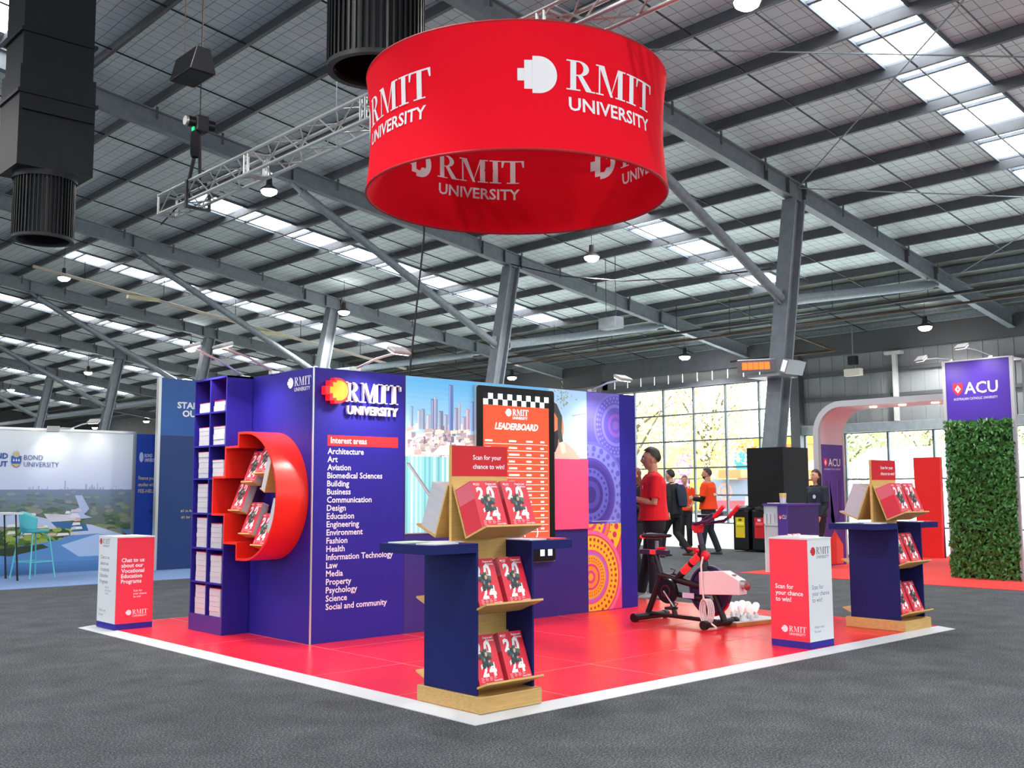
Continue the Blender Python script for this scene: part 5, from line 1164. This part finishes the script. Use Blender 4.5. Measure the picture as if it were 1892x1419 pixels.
MB().box(0,1.5,0,.06,2.315,3.31).build('upper_panel', mat('sky_blue_panel',(36,92,160),.45), tp); MB().box(0,1.5,0,.06,0,2.31).build('lower_panel', mat('teal_navy_panel',(20,58,112),.45), tp); MB().box(-.05,0,-.015,.08,0,3.32).build('post', ALU, tp)
p = Pr((0,-.002,0)); p.text('STAND',.30,2.80,.105,W_,.55,.035); p.text('OUT',.40,2.655,.105,W_,.36,.035)
for i,s in enumerate(('#1 in Australia for','#1 for employers')): p.text(s,.66,.98-.11*i,.045,(214,190,120),None,.006,'C')
p.build('panel_lettering', tp)['kind'] = 'stuff'
flood((2.6,13.62,2.40),(2.15,13.15,2.36),(2.4,13.6,1.9),'arm floodlight with glowing lens over the aerial photo wall',9)
flood((2.62,13.66,2.40),(2.85,13.25,2.52),(3.3,13.6,1.6),'grey arm floodlight tilted up at the photo wall top',6, False)
TQ = mat('turquoise_plastic',(96,200,202),.4)
sl_ = thing('bar_stool', 'turquoise bar stool with a low backrest in the left booth', 'stool', (1.80,12.80,.006), radians(200))
seat = [((0,0,.72),(.20,0,0),(0,.20,0))]
MB().loft([((0,0,.70),(.16,0,0),(0,.17,0)),((0,0,.715),(.21,0,0),(0,.215,0)),((0,0,.74),(.22,0,0),(0,.225,0)),((0,0,.745),(.19,0,0),(0,.195,0))],24).build('seat', TQ, sl_, True)
bkv = MB(); ro = []; 
vs = []; fs = []; N = 14; M_ = 6
for j in range(M_+1):
    for i in range(N+1):
        a = radians(-62+124*i/N); z = .735+(.30*j/M_)*(.55+.45*cos(a*1.25)); R = .205+.035*j/M_; vs.append((R*cos(a),R*sin(a),z))
fs = [(j*(N+1)+i,j*(N+1)+i+1,(j+1)*(N+1)+i+1,(j+1)*(N+1)+i) for j in range(M_) for i in range(N)]
o = bkv.add(vs,fs).build('backrest', TQ, sl_, True); so = o.modifiers.new('thick','SOLIDIFY'); so.thickness = .014
for sx in (-1,1):
    for sy in (-1,1): MB().path([(sx*.10,sy*.10,.71),(sx*.16,sy*.16,.62),(sx*.23,sy*.23,.0)],.011,8).build('leg', TQ, sl_, True)
MB().path([(.2,.2,.25),(.2,-.2,.25),(-.2,-.2,.25),(-.2,.2,.25)],.009,6,True).build('foot_ring', TQ, sl_)
tb = thing('bar_table', 'black bar table with thin hairpin legs at the left edge', 'table', (.98,12.45,.006))
MB().box(-.55,.42,-.35,.35,1.0,1.03).build('table_top', mat('pale_top',(206,212,218),.5), tb)
for sx,sy in ((-.45,-.27),(.32,-.27),(-.45,.27),(.32,.27)): MB().path([(sx,sy-.05,1.0),(sx+.08,sy-.02,.012),(sx+.08,sy+.02,.012),(sx+.04,sy+.06,1.0)],.010,7).build('leg', BLACK, tb, True)
# ================================================================== OUTSIDE
def tree(label, x, y, h, r0, cols, n, seed):
    t = thing('tree', label, 'tree', (x,y,-.02), group='autumn trees outside the windows'); r = random.Random(seed); tr = MB()
    tr.path([(0,0,0),(.05,.03,h*.3),(-.05,.1,h*.55)],[.2,.16,.12],9)
    tips = []
    for k in range(11):
        a = r.uniform(0,6.28); z0 = h*r.uniform(.28,.55); R = r0*r.uniform(.5,.95); z1 = z0+h*r.uniform(.12,.42); tr.path([(0,.05,z0),(R*.5*cos(a),R*.5*sin(a),(z0+z1)/2+.15),(R*cos(a),R*sin(a),z1)],[.08,.05,.02],6); tips.append(Vector((R*cos(a),R*sin(a),z1)))
    tr.build('trunk', mat('bark',(96,82,70),.9), t, True)
    for ci,c in enumerate(cols):
        lf = MB()
        for i in range(n):
            tp_ = r.choice(tips)*r.uniform(.5,1.05); c0 = Vector((tp_.x+r.gauss(0,r0*.28),tp_.y+r.gauss(0,r0*.28),tp_.z+r.gauss(0,h*.10)+h*.04)); s = r.uniform(.10,.20)
            u = Vector((r.gauss(0,1),r.gauss(0,1),r.gauss(0,1))).normalized()*s; v = u.cross(Vector((r.gauss(0,1),r.gauss(0,1),r.gauss(0,1)))).normalized()*s*.5; lf.add([c0-u,c0+v,c0+u,c0-v],[(0,1,2,3)])
        o = lf.build('foliage', mat('leaf_%d_%d_%d'%c,c,.7), t, fix=False); o['kind'] = 'stuff'
YG = [(214,212,150),(232,196,140),(190,200,156)]; GR = [(176,188,136),(206,210,160),(158,172,128)]
tree('autumn tree filling the left part of the glass wall', 41,34.2,11,4.0,YG,1500,1); tree('autumn tree in the middle of the glass wall', 44,31.4,9.5,2.8,YG,1300,2); tree('distant tree left behind the man in red', 47,40,11,4,GR,1000,3)
tree('tree behind the aqua awning, left one', 55,29.5,8,3.2,GR,1300,4); tree('tree behind the aqua awning, right one', 56,24.5,8.5,3.4,YG,1300,5); tree('tree outside beyond the tall sign tower', 54,19,8,3.2,GR,1000,6)
YEL = mat('yellow_paint',(250,214,60),.5)
t = thing('yellow_kiosk', 'yellow event container with purple shapes outside the glass', 'container', (46,35.6,-.02)); MB().box(0,2.5,-2.3,2.3,2.1,3.95).build('upper_body', mat('pale_yellow_paint',(252,232,120),.5), t); MB().box(.1,2.5,-2.3,2.3,0,2.1).build('lower_body', mat('grey_band',(120,116,130),.6), t)
p = Pr((-.003,2.3,0),(0,-1,0)); p.disc(3.3,3.0,.62,(186,110,226),20,.9); p.text('LE',1.4,3.2,.42,(206,180,70),None,.01); p.disc(3.25,2.7,.35,(250,236,190),16); p.rect(.5,1.2,1.9,2.0,(170,100,214)); p.rect(2.6,.6,3.6,2.05,(186,110,226)); p.rect(3.7,.2,4.55,2.0,(250,214,60)); p.build('kiosk_print', t)
t = thing('orange_container', 'orange container with a yellow roof edge outside the glass', 'container', (48,29.6,-.02)); MB().box(0,3,-2.7,2.7,0,3.95).build('body', mat('orange_paint',(250,130,80),.5), t); MB().box(-.1,3,-2.8,2.8,3.95,4.4).build('roof_edge', YEL, t); MB().box(-.5,-.02,1.4,2.5,2.4,3.6).build('blue_panel', mat('sky_paint',(60,160,210),.5), t); MB().box(-.8,-.02,-1.6,1.0,2.2,2.45).build('counter_flap', WHITE, t)
t = thing('grey_truck', 'grey food truck with a round orange emblem outside the glass', 'truck', (38.5,26.0,-.02)); MB().box(0,2,-1.6,1.6,.35,1.9).build('body', mat('truck_grey',(110,116,128),.5), t); MB().box(-.3,2,-.9,.4,1.95,2.35).build('awning', mat('orange_awning',(240,110,60),.6), t)
for y in (-1.1,1.1): MB().tube((.1,y,.35),(.35,y,.35),.35,18).build('wheel', BLACK, t, True)
p = Pr((-.003,1.6,0),(0,-1,0)); p.disc(1.35,1.3,.42,(230,120,96),20); p.disc(1.35,1.3,.33,(110,116,128),20); p.disc(1.35,1.3,.2,(230,120,96),14); p.build('emblem', t)
t = thing('yellow_kerb_box', 'low yellow box beside the kiosk outside', 'box', (42,29.6,-.02)); MB().box(0,1,-1,1,.3,2.0).build('body', YEL, t, bevel=.1); MB().box(.1,.9,-.8,.8,0,.3).build('foot', BLACK, t)
t = thing('red_barrier', 'long red crowd barrier just outside the glass wall', 'barrier', (34,20.0,-.02)); MB().box(0,.06,-4,4.2,.55,.92).build('board', mat('pink_red_board',(244,90,100),.5), t)
for y in (-3.9,-1,1.6,4.1): MB().box(-.02,.08,y-.03,y+.03,0,.95).build('post', GALV, t)
t = thing('aqua_awning', 'aqua striped market awning outside the low windows', 'awning', (48,22.4,-.02)); MB().prism([(-.3,2.4),(3,3.6),(3,3.7),(-.3,2.5)],(0,-2.9,0),(1,0,0),(0,0,1),(0,5.8,0)).build('canopy', mat('aqua_cloth',(120,214,206),.6), t); MB().box(0,2.5,-2.7,2.7,0,1.3).build('stall', WHITE, t)
MB().box(-.32,-.28,-2.9,2.9,2.0,2.5).build('valance', mat('pale_aqua_cloth',(170,228,220),.6), t)
for y in (-2.8,2.8): MB().tube((0,y,0),(0,y,2.4),.05,8).build('pole', GALV, t)
t = thing('orange_awning', 'orange market awning outside beside the aqua one', 'awning', (44.5,25.2,-.02)); MB().prism([(-.3,2.3),(2,2.9),(2,3.0),(-.3,2.4)],(0,-1.1,0),(1,0,0),(0,0,1),(0,2.2,0)).build('canopy', MATS['orange_awning'], t); MB().box(0,1.5,-1,1,0,1.2).build('stall', WHITE, t)
for y in (-1,1): MB().tube((0,y,0),(0,y,2.35),.05,8).build('pole', GALV, t)
t = thing('traffic_cone', 'white traffic cone just outside the glass wall', 'cone', (32.2,20.6,-.02)); MB().box(-.25,.25,-.25,.25,0,.05).build('foot', WHITE, t); MB().lathe([(.2,.05),(.04,1.1),(0,1.1)],n=16).build('cone', WHITE, t, True)
t = thing('orange_cone', 'small orange traffic cone on the carpet behind the spin bike', 'cone', (13.0,9.35,0)); MB().box(-.17,.17,-.17,.17,0,.03).build('foot', BLACK, t); MB().lathe([(.13,.03),(.03,.55),(0,.55)],n=16).build('cone', mat('cone_orange',(240,80,30),.5), t, True); MB().lathe([(.098,.22),(.07,.34)],n=16).build('band', WHITE, t, True)
